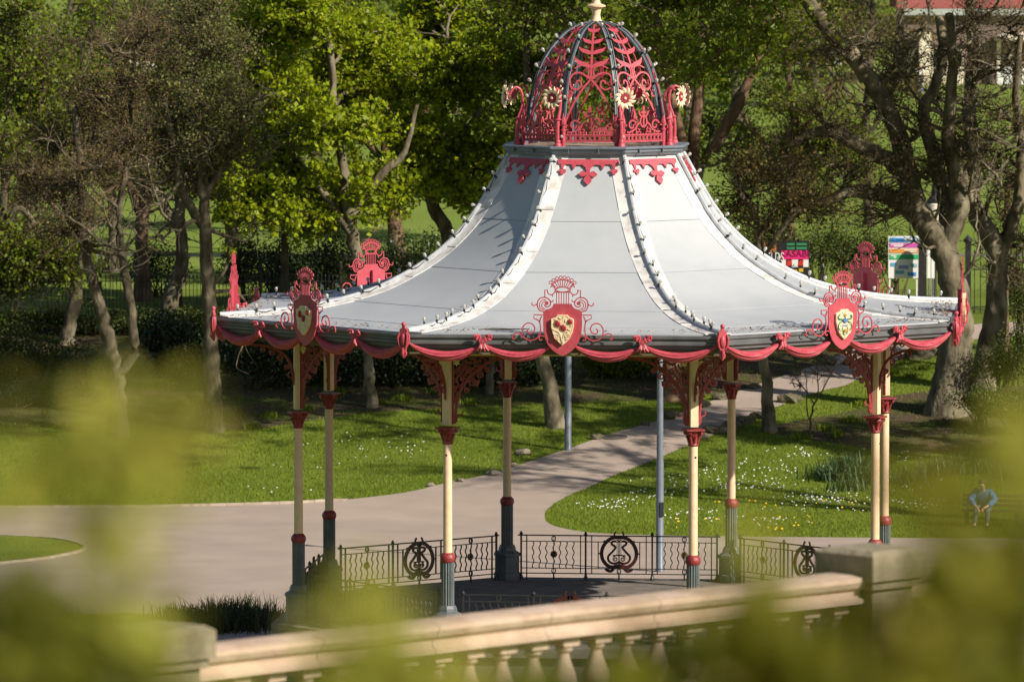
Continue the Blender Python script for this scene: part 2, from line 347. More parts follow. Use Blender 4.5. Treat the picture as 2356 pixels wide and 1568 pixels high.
for i, (u, v, r, k) in enumerate(rocks):
    p = gp(u, v); o = obj('rock', RK[k], None, (p.x, p.y, p.z + r*.25), rng.uniform(0, 6)); o.scale = (r, r, r*rng.uniform(.8, 1.1))
    if i == 0: tag(o, 'large pale rock lying alone on the grass beside the taller lamp post', 'rock')
    elif k < 2: tag(o, 'small pale rock edging the sunny lawn along the path', 'rock', 'pale rocks along the lawn edge')
    else: tag(o, 'mossy brown rock lining the shaded part of the rising path', 'rock', 'mossy rocks along the rising path')

# ------------------------------------------------------------------ BANDSTAND (local frame: face 0 looks along -Y, corners at +-22.5 deg)
BS = thing('bandstand', 'large octagonal bandstand with sweeping pale grey roof, red drapery swags and cream columns', 'bandstand', (1.798, 132.47, 0), radians(-5.7))
C8 = cos(radians(22.5)); S8 = sin(radians(22.5)); T45 = pi/4
FL = .40                                                        # floor level
def facemap(a): return lambda u, w, t: (u, -(a + t), w)          # vertical plane facing -Y
def parts8(name, me, ks=range(8), off=0., parent=None):
    return [obj(name, me, BS, rz=T45*k + off) for k in ks]
def sweep8(prof, half=True):
    """moulding of one face: prof = [(apothem, z)] closed"""
    m = MB(); k = len(prof); vs = []
    for s in (-1, 1): vs += [(s*a*S8/C8, -a, z) for a, z in prof]
    fs = [tuple(range(k)), tuple(range(k, 2*k))] + [(i, (i + 1) % k, k + (i + 1) % k, k + i) for i in range(k)]
    return m.add(vs, fs)
RP = smooth2([(1.78, 10.42), (1.9, 10.22), (2.15, 9.79), (2.63, 9.01), (3.12, 8.44), (3.7, 7.97), (4.49, 7.53), (5.17, 7.27), (6.15, 7.05), (7.2, 6.93), (8.28, 6.875)], 6)
RPr = [p[0] for p in RP]; RPz = [p[1] for p in RP]
def rz_(R): return float(np.interp(R, RPr, RPz))
def rn_(R):
    d = (rz_(R + .05) - rz_(R - .05))/.1/C8; L = sqrt(1 + d*d); return (-d/L, 1/L)      # (outward, up) components of the face normal
# podium
m = MB(); prof = [(7.35, -1.6), (7.35, -1.25), (7.15, -1.2), (7.05, -1.1), (7.05, .12), (7.2, .18), (7.2, FL - .02), (7.12, FL), (.0, FL)]
vs = []; fs = []
for a, z in prof: vs += [(a*sin(T45*(k + .5)), -a*cos(T45*(k + .5)), z) for k in range(8)]
for j in range(len(prof) - 1):
    for i in range(8): fs.append((j*8 + i, j*8 + (i + 1) % 8, (j + 1)*8 + (i + 1) % 8, (j + 1)*8 + i))
m.add(vs, fs); obj('podium', m.mesh('podium', PLINTH), BS)
# roof sheets
rows = [1.8, 2.72, 3.85, 5.55, 7.15, 8.26]
for a, b in zip(rows[:-1], rows[1:]):
    m = MB(); n = 8; top = []; bot = []
    for i in range(n + 1):
        R = a + .002 + (b - a - .004)*i/n; q = rn_(R); lift = .012 + .008*i/n
        for s in (-1, -.33, .33, 1):
            top.append((s*R*S8*.995, -(R*C8 + q[0]*lift), rz_(R) + q[1]*lift)); bot.append((s*R*S8*.995, -(R*C8 - q[0]*.012), rz_(R) - q[1]*.012))
    nn = len(top); fs = []
    for i in range(n):
        for j in range(3):
            f = (i*4 + j, i*4 + j + 1, (i + 1)*4 + j + 1, (i + 1)*4 + j); fs += [f, tuple(x + nn for x in reversed(f))]
    fs += [tuple([0, nn, nn + 3, 3]), (n*4, n*4 + 3, nn + n*4 + 3, nn + n*4)]
    for i in range(n): fs += [(i*4, (i + 1)*4, nn + (i + 1)*4, nn + i*4), (i*4 + 3, nn + i*4 + 3, nn + (i + 1)*4 + 3, (i + 1)*4 + 3)]
    m.add(top + bot, fs); parts8('roof_sheet', m.mesh('roof_sheet', ZINC, True))
# dark deck under the sheets (shows only in the joints)
m = MB(); vs = []; fs = []
Rs = list(np.linspace(1.78, 8.22, 22))
for R in Rs: vs += [(R*sin(T45*(k + .5)), -R*cos(T45*(k + .5)), rz_(R) - .035) for k in range(8)]
for j in range(len(Rs) - 1):
    for i in range(8): fs.append((j*8 + i, j*8 + (i + 1) % 8, (j + 1)*8 + (i + 1) % 8, (j + 1)*8 + i))
m.add(vs, fs); obj('roof_deck', m.mesh('roof_deck', CEIL), BS)
# ridge flashing pieces, roll, cable and bulbs (corner frame: radial = -Y)
def cornerpt(R, lat, lift):
    """point near the corner ridge; lat>0 on the right-hand face"""
    q = rn_(R); s = 1 if lat >= 0 else -1; al = abs(lat)
    # right face direction from the ridge, in the corner frame
    return Vector((s*al*C8, -R + al*S8*1.0 - q[0]*lift*C8, rz_(R) + q[1]*lift))
fr = [1.86, 2.55, 3.3, 4.25, 5.4, 6.75, 8.30]
for a, b in zip(fr[:-1], fr[1:]):
    m = MB(); n = 8; vs = []
    for i in range(n + 1):
        R = a + (b - a)*i/n; lf = .036 + .012*i/n; wd = .30
        vs += [cornerpt(R, -wd, lf - .012), cornerpt(R, -.05, lf), cornerpt(R, 0, lf + .02), cornerpt(R, .05, lf), cornerpt(R, wd, lf - .012)]
    k = len(vs); vs += [v - Vector((0, 0, .02)) for v in vs]; fs = []
    for i in range(n):
        for j in range(4): f = (i*5 + j, i*5 + j + 1, (i + 1)*5 + j + 1, (i + 1)*5 + j); fs += [f, tuple(x + k for x in reversed(f))]
    for i in range(n): fs += [(i*5, (i + 1)*5, k + (i + 1)*5, k + i*5), (i*5 + 4, k + i*5 + 4, k + (i + 1)*5 + 4, (i + 1)*5 + 4)]
    fs += [tuple(list(range(0, 5)) + [k + 4 - j for j in range(5)]), tuple([n*5 + 4 - j for j in range(5)] + [k + n*5 + j for j in range(5)])]
    m.add(vs, fs); parts8('ridge_flashing', m.mesh('ridge_flashing', LEAD, True), off=T45/2)
ridge = [cornerpt(R, 0, .07) for R in np.linspace(1.9, 8.3, 30)]
m = MB().tube(ridge, .05, 8); parts8('ridge_roll', m.mesh('ridge_roll', LEADP, True), off=T45/2)
# arc length positions for bulbs
dense = [cornerpt(R, 0, .11) for R in np.linspace(1.92, 8.15, 400)]
acc = [0]
for i in range(399): acc.append(acc[-1] + (dense[i + 1] - dense[i]).length)
NB = 19; bp = []
for i in range(NB):
    s = acc[-1]*(i + .35)/NB; j = int(np.searchsorted(acc, s)); j = min(j, 398); bp.append((dense[j], (dense[j + 1] - dense[j]).normalized()))
bulb = MB(); bulb.lathe([(.022, -.10), (.024, -.03), (.020, -.01)], 8, mi=1); bulb.lathe([(.016, -.012), (.028, .018), (.038, .046), (.037, .066), (.023, .085), (.005, .090)], 10)
bulb_me = bulb.mesh('light_bulb', [BULB, CABLE], True)
for k in range(8):
    m = MB(); cp = []
    for i, (p, t) in enumerate(bp):
        cp.append(p + Vector((.03, 0, -.02)))
        if i < NB - 1: cp.append((p + bp[i + 1][0])/2 + Vector((.05 + .03*sin(i*2.1 + k), 0, -.055)))
    m.tube(cp, .009, 5); obj('lighting_cable', m.mesh('lighting_cable', CABLE), BS, rz=T45*k + T45/2)
    R3 = Matrix.Rotation(T45*k + T45/2, 3, 'Z')
    for i, (p, t) in enumerate(bp):
        if (i*7 + k*3) % 11 == 4: continue                     # a few sockets are empty
        nrm = Vector((0, -t.z, t.y)) if t.y < 0 else Vector((0, t.z, -t.y)); nrm = Vector((0, t.z, -t.y)); nrm = nrm if nrm.z > 0 else -nrm
        nrm = (nrm + Vector(rng.normal(0, .16, 3))).normalized(); side = (.045 if (i + k) % 3 else -.04)
        o = obj('light_bulb', bulb_me, BS, R3 @ (p + Vector((side, 0, .06)))); o.rotation_euler = (R3 @ nrm).to_track_quat('Z', 'Y').to_euler()
# gutter, ceiling, ring beam
GA = 8.34*C8
g = [(GA - .16, 6.84), (GA - .03, 6.855), (GA, 6.865), (GA + .02, 6.85), (GA + .02, 6.805), (GA - .02, 6.78), (GA - .02, 6.735), (GA + .005, 6.72), (GA + .005, 6.675), (GA - .06, 6.645), (GA - .06, 6.59), (GA - .16, 6.575)]
parts8('gutter', sweep8(g).mesh('gutter', GUT))
m = MB(); R = (GA - .17)/C8; zc = 6.60
ring = lambda R, z: [(R*sin(T45*(k + .5)), -R*cos(T45*(k + .5)), z) for k in range(8)]
m.add(ring(R, zc) + ring(R, zc + .04), [tuple(range(8)), tuple(range(8, 16))] + [(i, (i + 1) % 8, 8 + (i + 1) % 8, 8 + i) for i in range(8)]); obj('ceiling', m.mesh('ceiling', CEIL), BS)
fa = [(GA - .165, 6.585), (GA - .13, 6.585), (GA - .13, 6.46), (GA - .20, 6.46)]
parts8('fascia', sweep8(fa).mesh('fascia', CEIL))
RC = 6.6
parts8('ring_beam', sweep8([(RC*C8 - .09, 6.33), (RC*C8 + .09, 6.33), (RC*C8 + .09, 6.585), (RC*C8 - .09, 6.585)]).mesh('ring_beam', CREAM))
# columns (corner frame at radius RC)
col = MB(); c0 = (0, -RC, 0)
col.lathe([(.090, 2.1), (.094, 2.2), (.090, 4.62)], 20, c0)
col.box((0, -RC, (4.9 + 6.33)/2), (.165, .165, 6.33 - 4.9)); col.box((0, -RC, 6.39), (.30, .30, .10))
col_me = col.mesh('column', CREAM, True)
ped = MB(); ped.lathe([(.30, FL), (.30, .55), (.275, .57), (.275, .92), (.30, .94), (.30, 1.0), (.20, 1.06), (.19, 1.12), (.165, 1.18)], 8, c0, rot=pi/8)
pr = []
for z in (1.17, 2.10):
    for i in range(32):
        a = 2*pi*i/32; r = .135 if i % 2 else .112; pr.append((r*cos(a), -RC + r*sin(a), z))
ped.add(pr, [(i, (i + 1) % 32, 32 + (i + 1) % 32, 32 + i) for i in range(32)] + [tuple(range(32, 64))])
ped_me = ped.mesh('column_base', GREY)
cl = MB().lathe([(.095, 2.06), (.14, 2.08), (.160, 2.14), (.155, 2.20), (.125, 2.24), (.11, 2.26), (.092, 2.27)], 20, c0); collar_me = cl.mesh('collar', DRED, True)
cp_ = MB(); cp_.lathe([(.092, 4.50), (.115, 4.53), (.10, 4.56), (.11, 4.66), (.13, 4.77), (.155, 4.82)], 16, c0)
cp_.box((0, -RC, 4.838), (.38, .38, .035))
for i in range(4):
    a = pi/4 + i*pi/2
    cp_.tube([(.165*cos(a + s*.25), -RC + .165*sin(a + s*.25), 4.775) for s in (-1, 0, 1)], .048, 8)
for i in range(8):
    a = i*pi/4; cp_.tube([(.092*cos(a), -RC + .092*sin(a), 4.57), (.115*cos(a), -RC + .115*sin(a), 4.66), (.155*cos(a), -RC + .155*sin(a), 4.72)], [.026, .028, .016], 6)
cap_me = cp_.mesh('capital', DRED, True)
# fretwork brackets. bracket px: x outward from the post, y downward (275 = top) ; scale to metres
KB = .00146
def brk(px): return [(x*KB, 6.33 - (y - 275)*KB) for x, y in px]
def bracket_mesh():
    m = MB(); mp = lambda u, w, t: (.088 + u, -RC + t, w); T = .035; t0 = -T/2
    rb = lambda pts, w, n=3, tt=T: m.ribbon(smooth2(brk(pts), n) if n else brk(pts), w if not isinstance(w, (int, float)) else w*KB, tt, mp, 0, False, -tt/2)
    rb([(14, 285), (14, 1245)], 30, 0); rb([(10, 288), (860, 288)], 26, 0, .04)
    rb([(40, 1235), (62, 1000), (105, 810), (175, 690), (300, 545), (430, 440), (560, 355), (720, 315), (865, 298)], 38, 4, .038)
    rb([(70, 1215), (78, 1130), (110, 1112), (150, 1100), (158, 1075), (135, 1060)], 18, 3, .03)
    def sp(cx, cy, r, a0, turns, w=23, sg=1):
        m.ribbon(brk([(cx + p[0], cy + p[1]) for p in spiral(0, 0, r, r*.18, a0, a0 + sg*turns*2*pi, 20)]), w*KB, .03, mp, 0, False, -.015)
    sp(285, 655, 64, -2.4, 1.6); sp(392, 548, 58, -2.4, 1.6); sp(205, 768, 42, -2.4, 1.4); sp(492, 478, 38, -2.4, 1.4)
    sp(60, 500, 44, 1.2, 1.4, 15); sp(62, 625, 36, 1.2, 1.4, 14); sp(60, 720, 28, 1.2, 1.3, 13); sp(560, 330, 30, .5, 1.2, 13)
    for i in range(6):
        a = radians(22 + i*10); rb([(60 + 95*cos(a), 365 + 95*sin(a)), (60 + 300*cos(a), 365 + 300*sin(a))], 13, 0, .028)
    rb([(60 + 95*cos(radians(t)), 365 + 95*sin(radians(t))) for t in range(5, 86, 10)], 20, 0, .032)
    rb([(120, 330), (230, 370), (330, 350), (430, 360)], 22, 3, .03); rb([(240, 310), (300, 340), (260, 400)], 20, 3, .03); rb([(400, 310), (450, 345), (420, 400)], 20, 3, .03)
    m.plate(brk([(330, 640), (390, 610), (385, 680), (350, 720), (310, 690)]), .026, mp, 0, -.013)
    rb([(30, 960), (60, 860), (130, 700), (240, 580), (330, 500), (420, 400), (440, 310)], 26, 4, .03)
    rb([(20, 800), (90, 700), (70, 600), (130, 520), (190, 440), (200, 330)], 22, 4, .026); rb([(150, 620), (210, 520), (300, 470), (330, 390), (320, 310)], 22, 4, .024)
    sp(150, 600, 40, .4, 1.3, 18); sp(250, 480, 44, .4, 1.3, 18); sp(350, 400, 40, .4, 1.3, 18); sp(470, 345, 30, .4, 1.2, 15); sp(110, 760, 26, .4, 1.2, 15); sp(620, 318, 24, .2, 1.2, 14)
    for x, y in ((180, 650), (300, 560), (410, 470), (130, 840), (100, 560), (230, 390)): m.plate(brk([(x - 30, y), (x, y - 18), (x + 30, y - 6), (x + 6, y + 20)]), .022, mp, 0, -.010)
    return m
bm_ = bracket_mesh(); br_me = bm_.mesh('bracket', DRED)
fl = MB()
def star(m, cx, cz, r, n, t0, t, mp, ri=.42, mi=0):
    m.plate([(cx + (r if i % 2 == 0 else r*ri)*cos(pi/2 + pi*i/n), cz + (r if i % 2 == 0 else r*ri)*sin(pi/2 + pi*i/n)) for i in range(2*n)], t, mp, mi, t0)
star(fl, 0, 0, .085, 6, -.03, .06, lambda u, w, t: (u, t, w), .5); fl.lathe([(.001, -.045), (.025, -.04), (.028, .04), (.001, .045)], 8, axis=Matrix.Rotation(pi/2, 3, 'X'))
brf_me = fl.mesh('bracket_flower', CREAM)
# outward curved strut
rd = MB(); mpr = lambda u, w, t: (t, -RC - .075 - u, w)
rd.ribbon(smooth2(brk([(5, 900), (30, 700), (90, 540), (200, 420), (420, 330), (760, 292)]), 4), .05, .035, mpr, 0, False, -.0175)
rd.ribbon(brk([(50 + p[0], 760 + p[1]) for p in spiral(0, 0, 60, 14, -1.8, 4.2, 18)]), .026, .03, mpr, 0, False, -.015)
for cx, cy, r in ((210, 500, 55), (330, 425, 50), (470, 380, 42), (110, 640, 40)): rd.ribbon(brk([(cx + p[0], cy + p[1]) for p in spiral(0, 0, r, r*.2, -2.4, 6.4, 18)]), .026, .03, mpr, 0, False, -.015)
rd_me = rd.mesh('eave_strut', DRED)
# rust streaks and boss on columns
hole = MB().lathe([(.001, 0), (.022, 0), (.022, .006)], 10, axis=Matrix.Rotation(pi/2, 3, 'X')); hole_me = hole.mesh('bolt_hole', CABLE)
for k in range(8):
    c = obj('column', col_me, BS, rz=T45*k + T45/2)
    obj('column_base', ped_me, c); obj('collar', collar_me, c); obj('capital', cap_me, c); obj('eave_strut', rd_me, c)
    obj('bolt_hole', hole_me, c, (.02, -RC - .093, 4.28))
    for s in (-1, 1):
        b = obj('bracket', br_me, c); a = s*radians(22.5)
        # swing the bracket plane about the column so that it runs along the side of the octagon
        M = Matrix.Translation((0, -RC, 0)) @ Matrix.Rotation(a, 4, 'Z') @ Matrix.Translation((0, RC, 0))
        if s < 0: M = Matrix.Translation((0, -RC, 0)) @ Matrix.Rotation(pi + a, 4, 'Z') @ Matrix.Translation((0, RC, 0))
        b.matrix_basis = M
        f = obj('bracket_flower', brf_me, c); f.matrix_basis = M @ Matrix.Translation((.075 + .11, -RC, 6.33 - 100*KB))
# swags
def swag_mesh(u0, u1):
    m = MB(); nt_, ns = 22, 15; vs = []
    for i in range(nt_ + 1):
        t = i/nt_; q = 4*t*(1 - t); zt = 6.705 - .175*q**.9; zb = 6.650 - .325*q**.95
        for j in range(ns):
            s = j/(ns - 1); lob = abs(sin(s*pi*3.0 + .7*(t - .5)*3))*(.25 + .75*q)
            dep = .035 + .075*sin(pi*min(1, s*1.05 + .02))*(.35 + .65*q) + .030*lob
            vs.append((u0 + (u1 - u0)*t, -(GA + .0 + dep), zt + (zb - zt)*s))
    n0 = len(vs); vs += [(x, -(GA - .012), z) for x, y, z in vs]
    fs = []
    for i in range(nt_):
        for j in range(ns - 1):
            f = (i*ns + j, (i + 1)*ns + j, (i + 1)*ns + j + 1, i*ns + j + 1); fs += [f, tuple(x + n0 for x in reversed(f))]
        fs += [(i*ns, n0 + i*ns, n0 + (i + 1)*ns, (i + 1)*ns), (i*ns + ns - 1, (i + 1)*ns + ns - 1, n0 + (i + 1)*ns + ns - 1, n0 + i*ns + ns - 1)]
    fs += [tuple(list(range(ns)) + [n0 + ns - 1 - j for j in range(ns)]), tuple([nt_*ns + ns - 1 - j for j in range(ns)] + [n0 + nt_*ns + j for j in range(ns)])]
    return m.add(vs, fs).mesh('drapery_swag', RED, True)
UB = 1.62
for u0, u1 in ((-3.12, -UB), (-UB, -.20), (.20, UB), (UB, 3.12)): parts8('drapery_swag', swag_mesh(u0, u1))
# bows
bw = MB(); mp = facemap(GA + .10)
bw.lathe([(.001, .06), (.03, .062), (.035, .045), (.05, .05), (.062, .055), (.068, .03), (.066, 0)], 14, (0, -(GA + .10), 6.735), axis=Matrix.Rotation(pi/2, 3, 'X'))
for s in (-1, 1):
    for dx, dz, r in ((.095, .075, .058), (.14, .088, .048)):
        bw.tube([(s*(dx + r*.8*cos(a)), -(GA + .12 + .02*sin(a*2)), 6.735 + dz + r*sin(a)) for a in np.linspace(0, 2*pi, 10)], .024, 6)
    bw.tube([(s*.03, -(GA + .13), 6.70), (s*.06, -(GA + .15), 6.62), (s*.115, -(GA + .13), 6.55)], [.022, .034, .022], 7)
    bw.tube([(s*.02, -(GA + .13), 6.68), (s*.03, -(GA + .16), 6.60), (s*.045, -(GA + .13), 6.54)], [.02, .03, .016], 7)
bw_me = bw.mesh('ribbon_bow', RED, True)
for k in range(8):
    for s in (-1, 1):
        o = obj('ribbon_bow', bw_me, BS); o.matrix_basis = Matrix.Rotation(T45*k, 4, 'Z') @ Matrix.Translation((s*UB, 0, 0))
# corner cartouches
ct = MB(); RK_ = 8.34 + .07; mp = lambda u, w, t: (u, -(RK_ + t), 6.745 + w)
ol = [(.03, .30), (.035, .25), (.07, .235), (.09, .20), (.075, .165), (.115, .14), (.132, .08), (.125, 0), (.10, -.08), (.07, -.13), (.05, -.17), (.045, -.22), (.065, -.245), (.055, -.30), (.0, -.36)]
ct.plate([(-x, y) for x, y in reversed(ol[:-1])][::-1][::-1] and [(x, y) for x, y in ol] + [(-x, y) for x, y in reversed(ol[:-1])], .05, mp)
ct.lathe([(.001, .045), (.04, .04), (.062, .018), (.066, 0)], 16, (0, -(RK_ + .05), 6.755), axis=Matrix.Diagonal((1, 1, 2.0)).to_3x3() @ Matrix.Rotation(pi/2, 3, 'X'))
ct.lathe([(.02, 0), (.045, .02), (.05, .05), (.035, .08), (.01, .09)], 10, (0, -(RK_ + .03), 7.03))
for s in (-1, 1): ct.tube([(s*.085, -(RK_ + .06), 6.90), (s*.11, -(RK_ + .075), 6.80), (s*.09, -(RK_ + .07), 6.68), (s*.05, -(RK_ + .06), 6.59)], [.012, .022, .02, .012], 6)
ct.tube([(0, -(RK_ + .06), 6.60), (0, -(RK_ + .075), 6.50), (0, -(RK_ + .05), 6.42)], [.03, .036, .016], 8)
parts8('corner_cartouche', ct.mesh('corner_cartouche', RED, True), off=T45/2)
# heraldic crest boards
KS = .001278; SA = GA + .115
def sh(px): return [((x - 798)*KS, 6.46 + (1458 - y)*KS) for x, y in px]
cr = MB(); mp = facemap(SA); TT = .022
half = [(945, 635), (955, 675), (985, 705), (1030, 722), (1070, 730), (1105, 765), (1107, 900), (1105, 1000), (1098, 1080), (1075, 1180), (1030, 1285), (950, 1375), (865, 1432)]
outl = half + [(798, 1458)] + [(1596 - x, y) for x, y in reversed(half)]
cr.plate(sh(outl), TT, mp)
def both(pts, w, n=3, tt=.02, t0=.001):
    q = smooth2(pts, n) if n else pts
    cr.ribbon(sh(q), w*KS, tt, mp, 0, False, t0); cr.ribbon(sh([(1596 - x, y) for x, y in q]), w*KS, tt, mp, 0, False, t0)
both([(1100, 762), (1160, 742), (1193, 692), (1200, 640), (1182, 580), (1142, 546), (1095, 536), (1045, 546), (1005, 580), (988, 625), (1000, 665), (1035, 686), (1070, 678), (1085, 648)], 19)
both([(1095, 735), (1150, 708), (1166, 650), (1142, 600), (1095, 575), (1055, 585)], 15); both([(1075, 722), (1122, 690), (1130, 650), (1105, 615), (1065, 602)], 14)
both([(1198, 640), (1235, 662), (1270, 664), (1288, 640), (1276, 618)], 16); both([(990, 600), (958, 602), (944, 575)], 18)
both([(1080, 540), (1080, 422), (1032, 422)], 17, 0); both([(1036, 424), (1038, 455), (1010, 488), (970, 492), (935, 468), (914, 420), (935, 372), (968, 352), (990, 380)], 17); both([(968, 492), (952, 516), (966, 524)], 14)
both([(1105, 812), (1255, 812), (1255, 865), (1200, 890)], 17, 0)
both([(1200, 890), (1162, 925), (1150, 1000), (1152, 1080), (1178, 1150), (1222, 1195), (1290, 1215), (1370, 1200), (1425, 1150), (1440, 1080), (1430, 1010), (1382, 955), (1330, 945), (1270, 965), (1240, 1020), (1252, 1075), (1300, 1108), (1345, 1093), (1352, 1050), (1322, 1030)], 20)
both([(1128, 830), (1150, 880), (1164, 930)], 20); both([(1428, 1150), (1490, 1110), (1550, 1106), (1582, 1140), (1586, 1190), (1548, 1192)], 20); both([(1088, 1152), (1140, 1142), (1170, 1175), (1150, 1215), (1122, 1198)], 18)
for cx in (1050, 546): cr.plate(sh([(cx + 32*cos(a), 628 + 32*sin(a)) for a in np.linspace(0, 2*pi, 11)[:-1]]), .02, mp, 0, .002)
for x in (702, 740, 778, 818, 856, 894): cr.ribbon(sh([(x, 640), (x, 450)]), 13*KS, .02, mp, 0, False, .001)
cr.ribbon(sh([(682, 452), (914, 452)]), 18*KS, .021, mp); cr.ribbon(sh([(798 + 108*cos(a), 412 + 38*sin(a)) for a in np.linspace(0, 2*pi, 25)[:-1]]), 17*KS, .02, mp, 0, True, .002)
for i in range(9):
    a = radians(-46 + 11.5*i); cr.ribbon(sh([(798 + 108*sin(a), 480 - 108*cos(a)), (798 + 222*sin(a), 480 - 222*cos(a))]), 13*KS, .018, mp, 0, False, .002)
cr.ribbon(sh([(798 + 222*sin(radians(t)), 480 - 222*cos(radians(t))) for t in range(-52, 53, 8)]), 18*KS, .02, mp, 0, False, .001)
for i in range(8):
    a = radians(-47.25 + 13.5*i); cr.ribbon(sh([(798 + 260*sin(a) + 24*cos(b), 480 - 260*cos(a) + 24*sin(b)) for b in np.linspace(0, 2*pi, 13)[:-1]]), 12*KS, .02, mp, 0, True, .002)
crest_me = cr.mesh('crest_board', RED)
bk = MB().box((0, -(SA - .045), 6.95), (.04, .085, .85)); bk.box((.22, -(SA - .16), 6.9), (.03, .3, .03)); bk.box((-.22, -(SA - .16), 6.9), (.03, .3, .03)); brace_me = bk.mesh('back_brace', RED)
bh = [(875, 808), (900, 840), (978, 875), (978, 1000), (952, 1100), (900, 1200), (850, 1250)]
bo = bh + [(798, 1286)] + [(1596 - x, y) for x, y in reversed(bh)]
bd = MB(); bd.plate(sh(bo), .055, mp, 0, TT + .001); bd.ribbon(sh([(798 + (x - 798)*.93, 1035 + (y - 1035)*.94) for x, y in bo]), 12*KS, .012, mp, 0, True, TT + .05)
for s in (-1, 1):
    bd.ribbon(sh([(798 + s*(82 + p[0]), 1145 + p[1]) for p in spiral(0, 0, 52, 8, 2.2, 2.2 - 11, 26)]), 13*KS, .02, mp, 0, False, TT + .052)
    bd.ribbon(sh(smooth2([(798, 1260), (798 + s*12, 1180), (798 + s*45, 1090), (798 + s*95, 1060)], 3)), 14*KS, .018, mp, 0, False, TT + .052)
for x, y, a in ((760, 860, .6), (820, 845, 2.2), (700, 885, .2), (905, 1040, .5), (940, 980, 2.0), (665, 1040, .4), (850, 900, 1.6), (870, 1080, .2)):
    bd.plate(sh([(x + 28*cos(a), y + 28*sin(a)), (x + 10*cos(a + 1.57), y + 10*sin(a + 1.57)), (x - 28*cos(a), y - 28*sin(a)), (x - 10*cos(a + 1.57), y - 10*sin(a + 1.57))]), .018, mp, 0, TT + .052)
badge_me = bd.mesh('badge', CREAM2)
fw = MB()
for x, y, r in ((725, 948, 60), (817, 1012, 60), (922, 915, 46)):
    X, Y = sh([(x, y)])[0]; star(fw, X, Y, r*KS, 9, TT + .057, .022, mp, .5); star(fw, X, Y, r*KS*.45, 8, TT + .079, .012, mp, .7)
fw_me = fw.mesh('relief_flowers', flat('red_relief', (.36, .02, .035), .45))
GREENP = flat('green_relief', (.03, .20, .09), .5); BLUEP = flat('blue_relief', (.07, .17, .42), .5); GOLDP = flat('gold_relief', (.42, .20, .03), .5)
ca = MB(); t1 = TT + .057
for s in (-1, 1):
    ca.ribbon(sh(smooth2([(798 + s*20, 985), (798 + s*70, 965), (798 + s*120, 960), (798 + s*150, 925), (798 + s*120, 905)], 3)), 22*KS, .02, mp, 0, False, t1)
    ca.ribbon(sh(smooth2([(798 + s*60, 1000), (798 + s*125, 1030), (798 + s*140, 1090), (798 + s*100, 1150)], 3)), 16*KS, .018, mp, 0, False, t1 + .001)
    ca.ribbon(sh(smooth2([(798 + s*40, 1090), (798 + s*60, 1130), (798 + s*40, 1190), (798, 1215)], 3)), 14*KS, .016, mp, 0, False, t1)
star(ca, *sh([(798, 985)])[0], 48*KS, 7, t1 + .002, .03, mp, .6, 1); ca.ribbon(sh([(735, 1065), (861, 1065)]), 16*KS, .016, mp, 1, False, t1)
star(ca, *sh([(798, 905)])[0], 34*KS, 5, t1, .02, mp, .5, 2); ca.plate(sh([(798 + 34*cos(a), 1150 + 26*sin(a)) for a in np.linspace(0, 2*pi, 11)[:-1]]), .03, mp, 2, t1 + .002)
coa_me = ca.mesh('relief_arms', [GREENP, BLUEP, GOLDP])
for k in range(8):
    c = obj('crest_board', crest_me, BS, rz=T45*k); obj('back_brace', brace_me, c); b = obj('badge', badge_me, c)
    if k in (1, 5):
        obj('relief_arms', coa_me, c); c['label'] = 'red crest board with a green and blue coat of arms on its cream badge'
    else: obj('relief_flowers', fw_me, c)
# cornice under the dome, deck
CA = 2.10*C8
parts8('cupola_cornice', sweep8([(CA - .30, 10.44), (CA - .02, 10.445), (CA, 10.43), (CA, 10.40), (CA - .05, 10.375), (CA - .05, 10.33), (CA - .09, 10.30), (CA - .12, 10.25), (CA - .34, 10.25)]).mesh('cupola_cornice', GREYB))
for u in (-.42, .22): parts8('cornice_clip', MB().box((u, -(CA - .022), 10.36), (.022, .05, .12)).mesh('cornice_clip', GREY))
m = MB(); m.add(ring((CA - .28)/C8, 10.43) + ring((CA - .28)/C8, 10.38), [tuple(range(8)), tuple(range(8, 16))] + [(i, (i + 1) % 8, 8 + (i + 1) % 8, 8 + i) for i in range(8)]); obj('cupola_deck', m.mesh('cupola_deck', flat('deck_boards', (.34, .27, .20), .8)), BS)
# red valance lying on the top of each roof face
arc = []; s = 0
for i, R in enumerate(np.linspace(1.935, 3.0, 60)):
    q = (R*C8, rz_(R)); s = 0 if i == 0 else s + sqrt((q[0] - pq[0])**2 + (q[1] - pq[1])**2); pq = q; arc.append((s, R))
def slopemap(u, w, t):
    R = float(np.interp(-w, [a[0] for a in arc], [a[1] for a in arc])); q = rn_(R); return (u, -(R*C8 + q[0]*(.035 + t)), rz_(R) + q[1]*(.035 + t))
KV = .00186
vl = MB(); V_ = lambda px: [((x - 1040)*KV, -(y - 735)*KV*1.02) for x, y in px]
hf = [(1385, 742), (1388, 795), (1352, 800), (1342, 860), (1326, 860), (1312, 812), (1285, 800), (1232, 803), (1205, 862), (1178, 810), (1110, 806), (1068, 845), (1056, 915)]
vl.plate(V_(hf + [(2080 - x, y) for x, y in reversed(hf)]), .03, slopemap)
for cx, cy, r in ((1334, 885, 34), (746, 885, 34)):
    for dx, dy in ((-.7, -.1), (.7, -.1), (0, .75)): vl.plate(V_([(cx + dx*r + r*.62*cos(a), cy + dy*r + r*.62*sin(a)) for a in np.linspace(0, 2*pi, 9)[:-1]]), .036 + .004*dy, slopemap, 0, .002 + .002*dx)
lf = [(0, 0), (.35, .5), (.62, .62), (1, 0), (.62, -.62), (.35, -.5)]
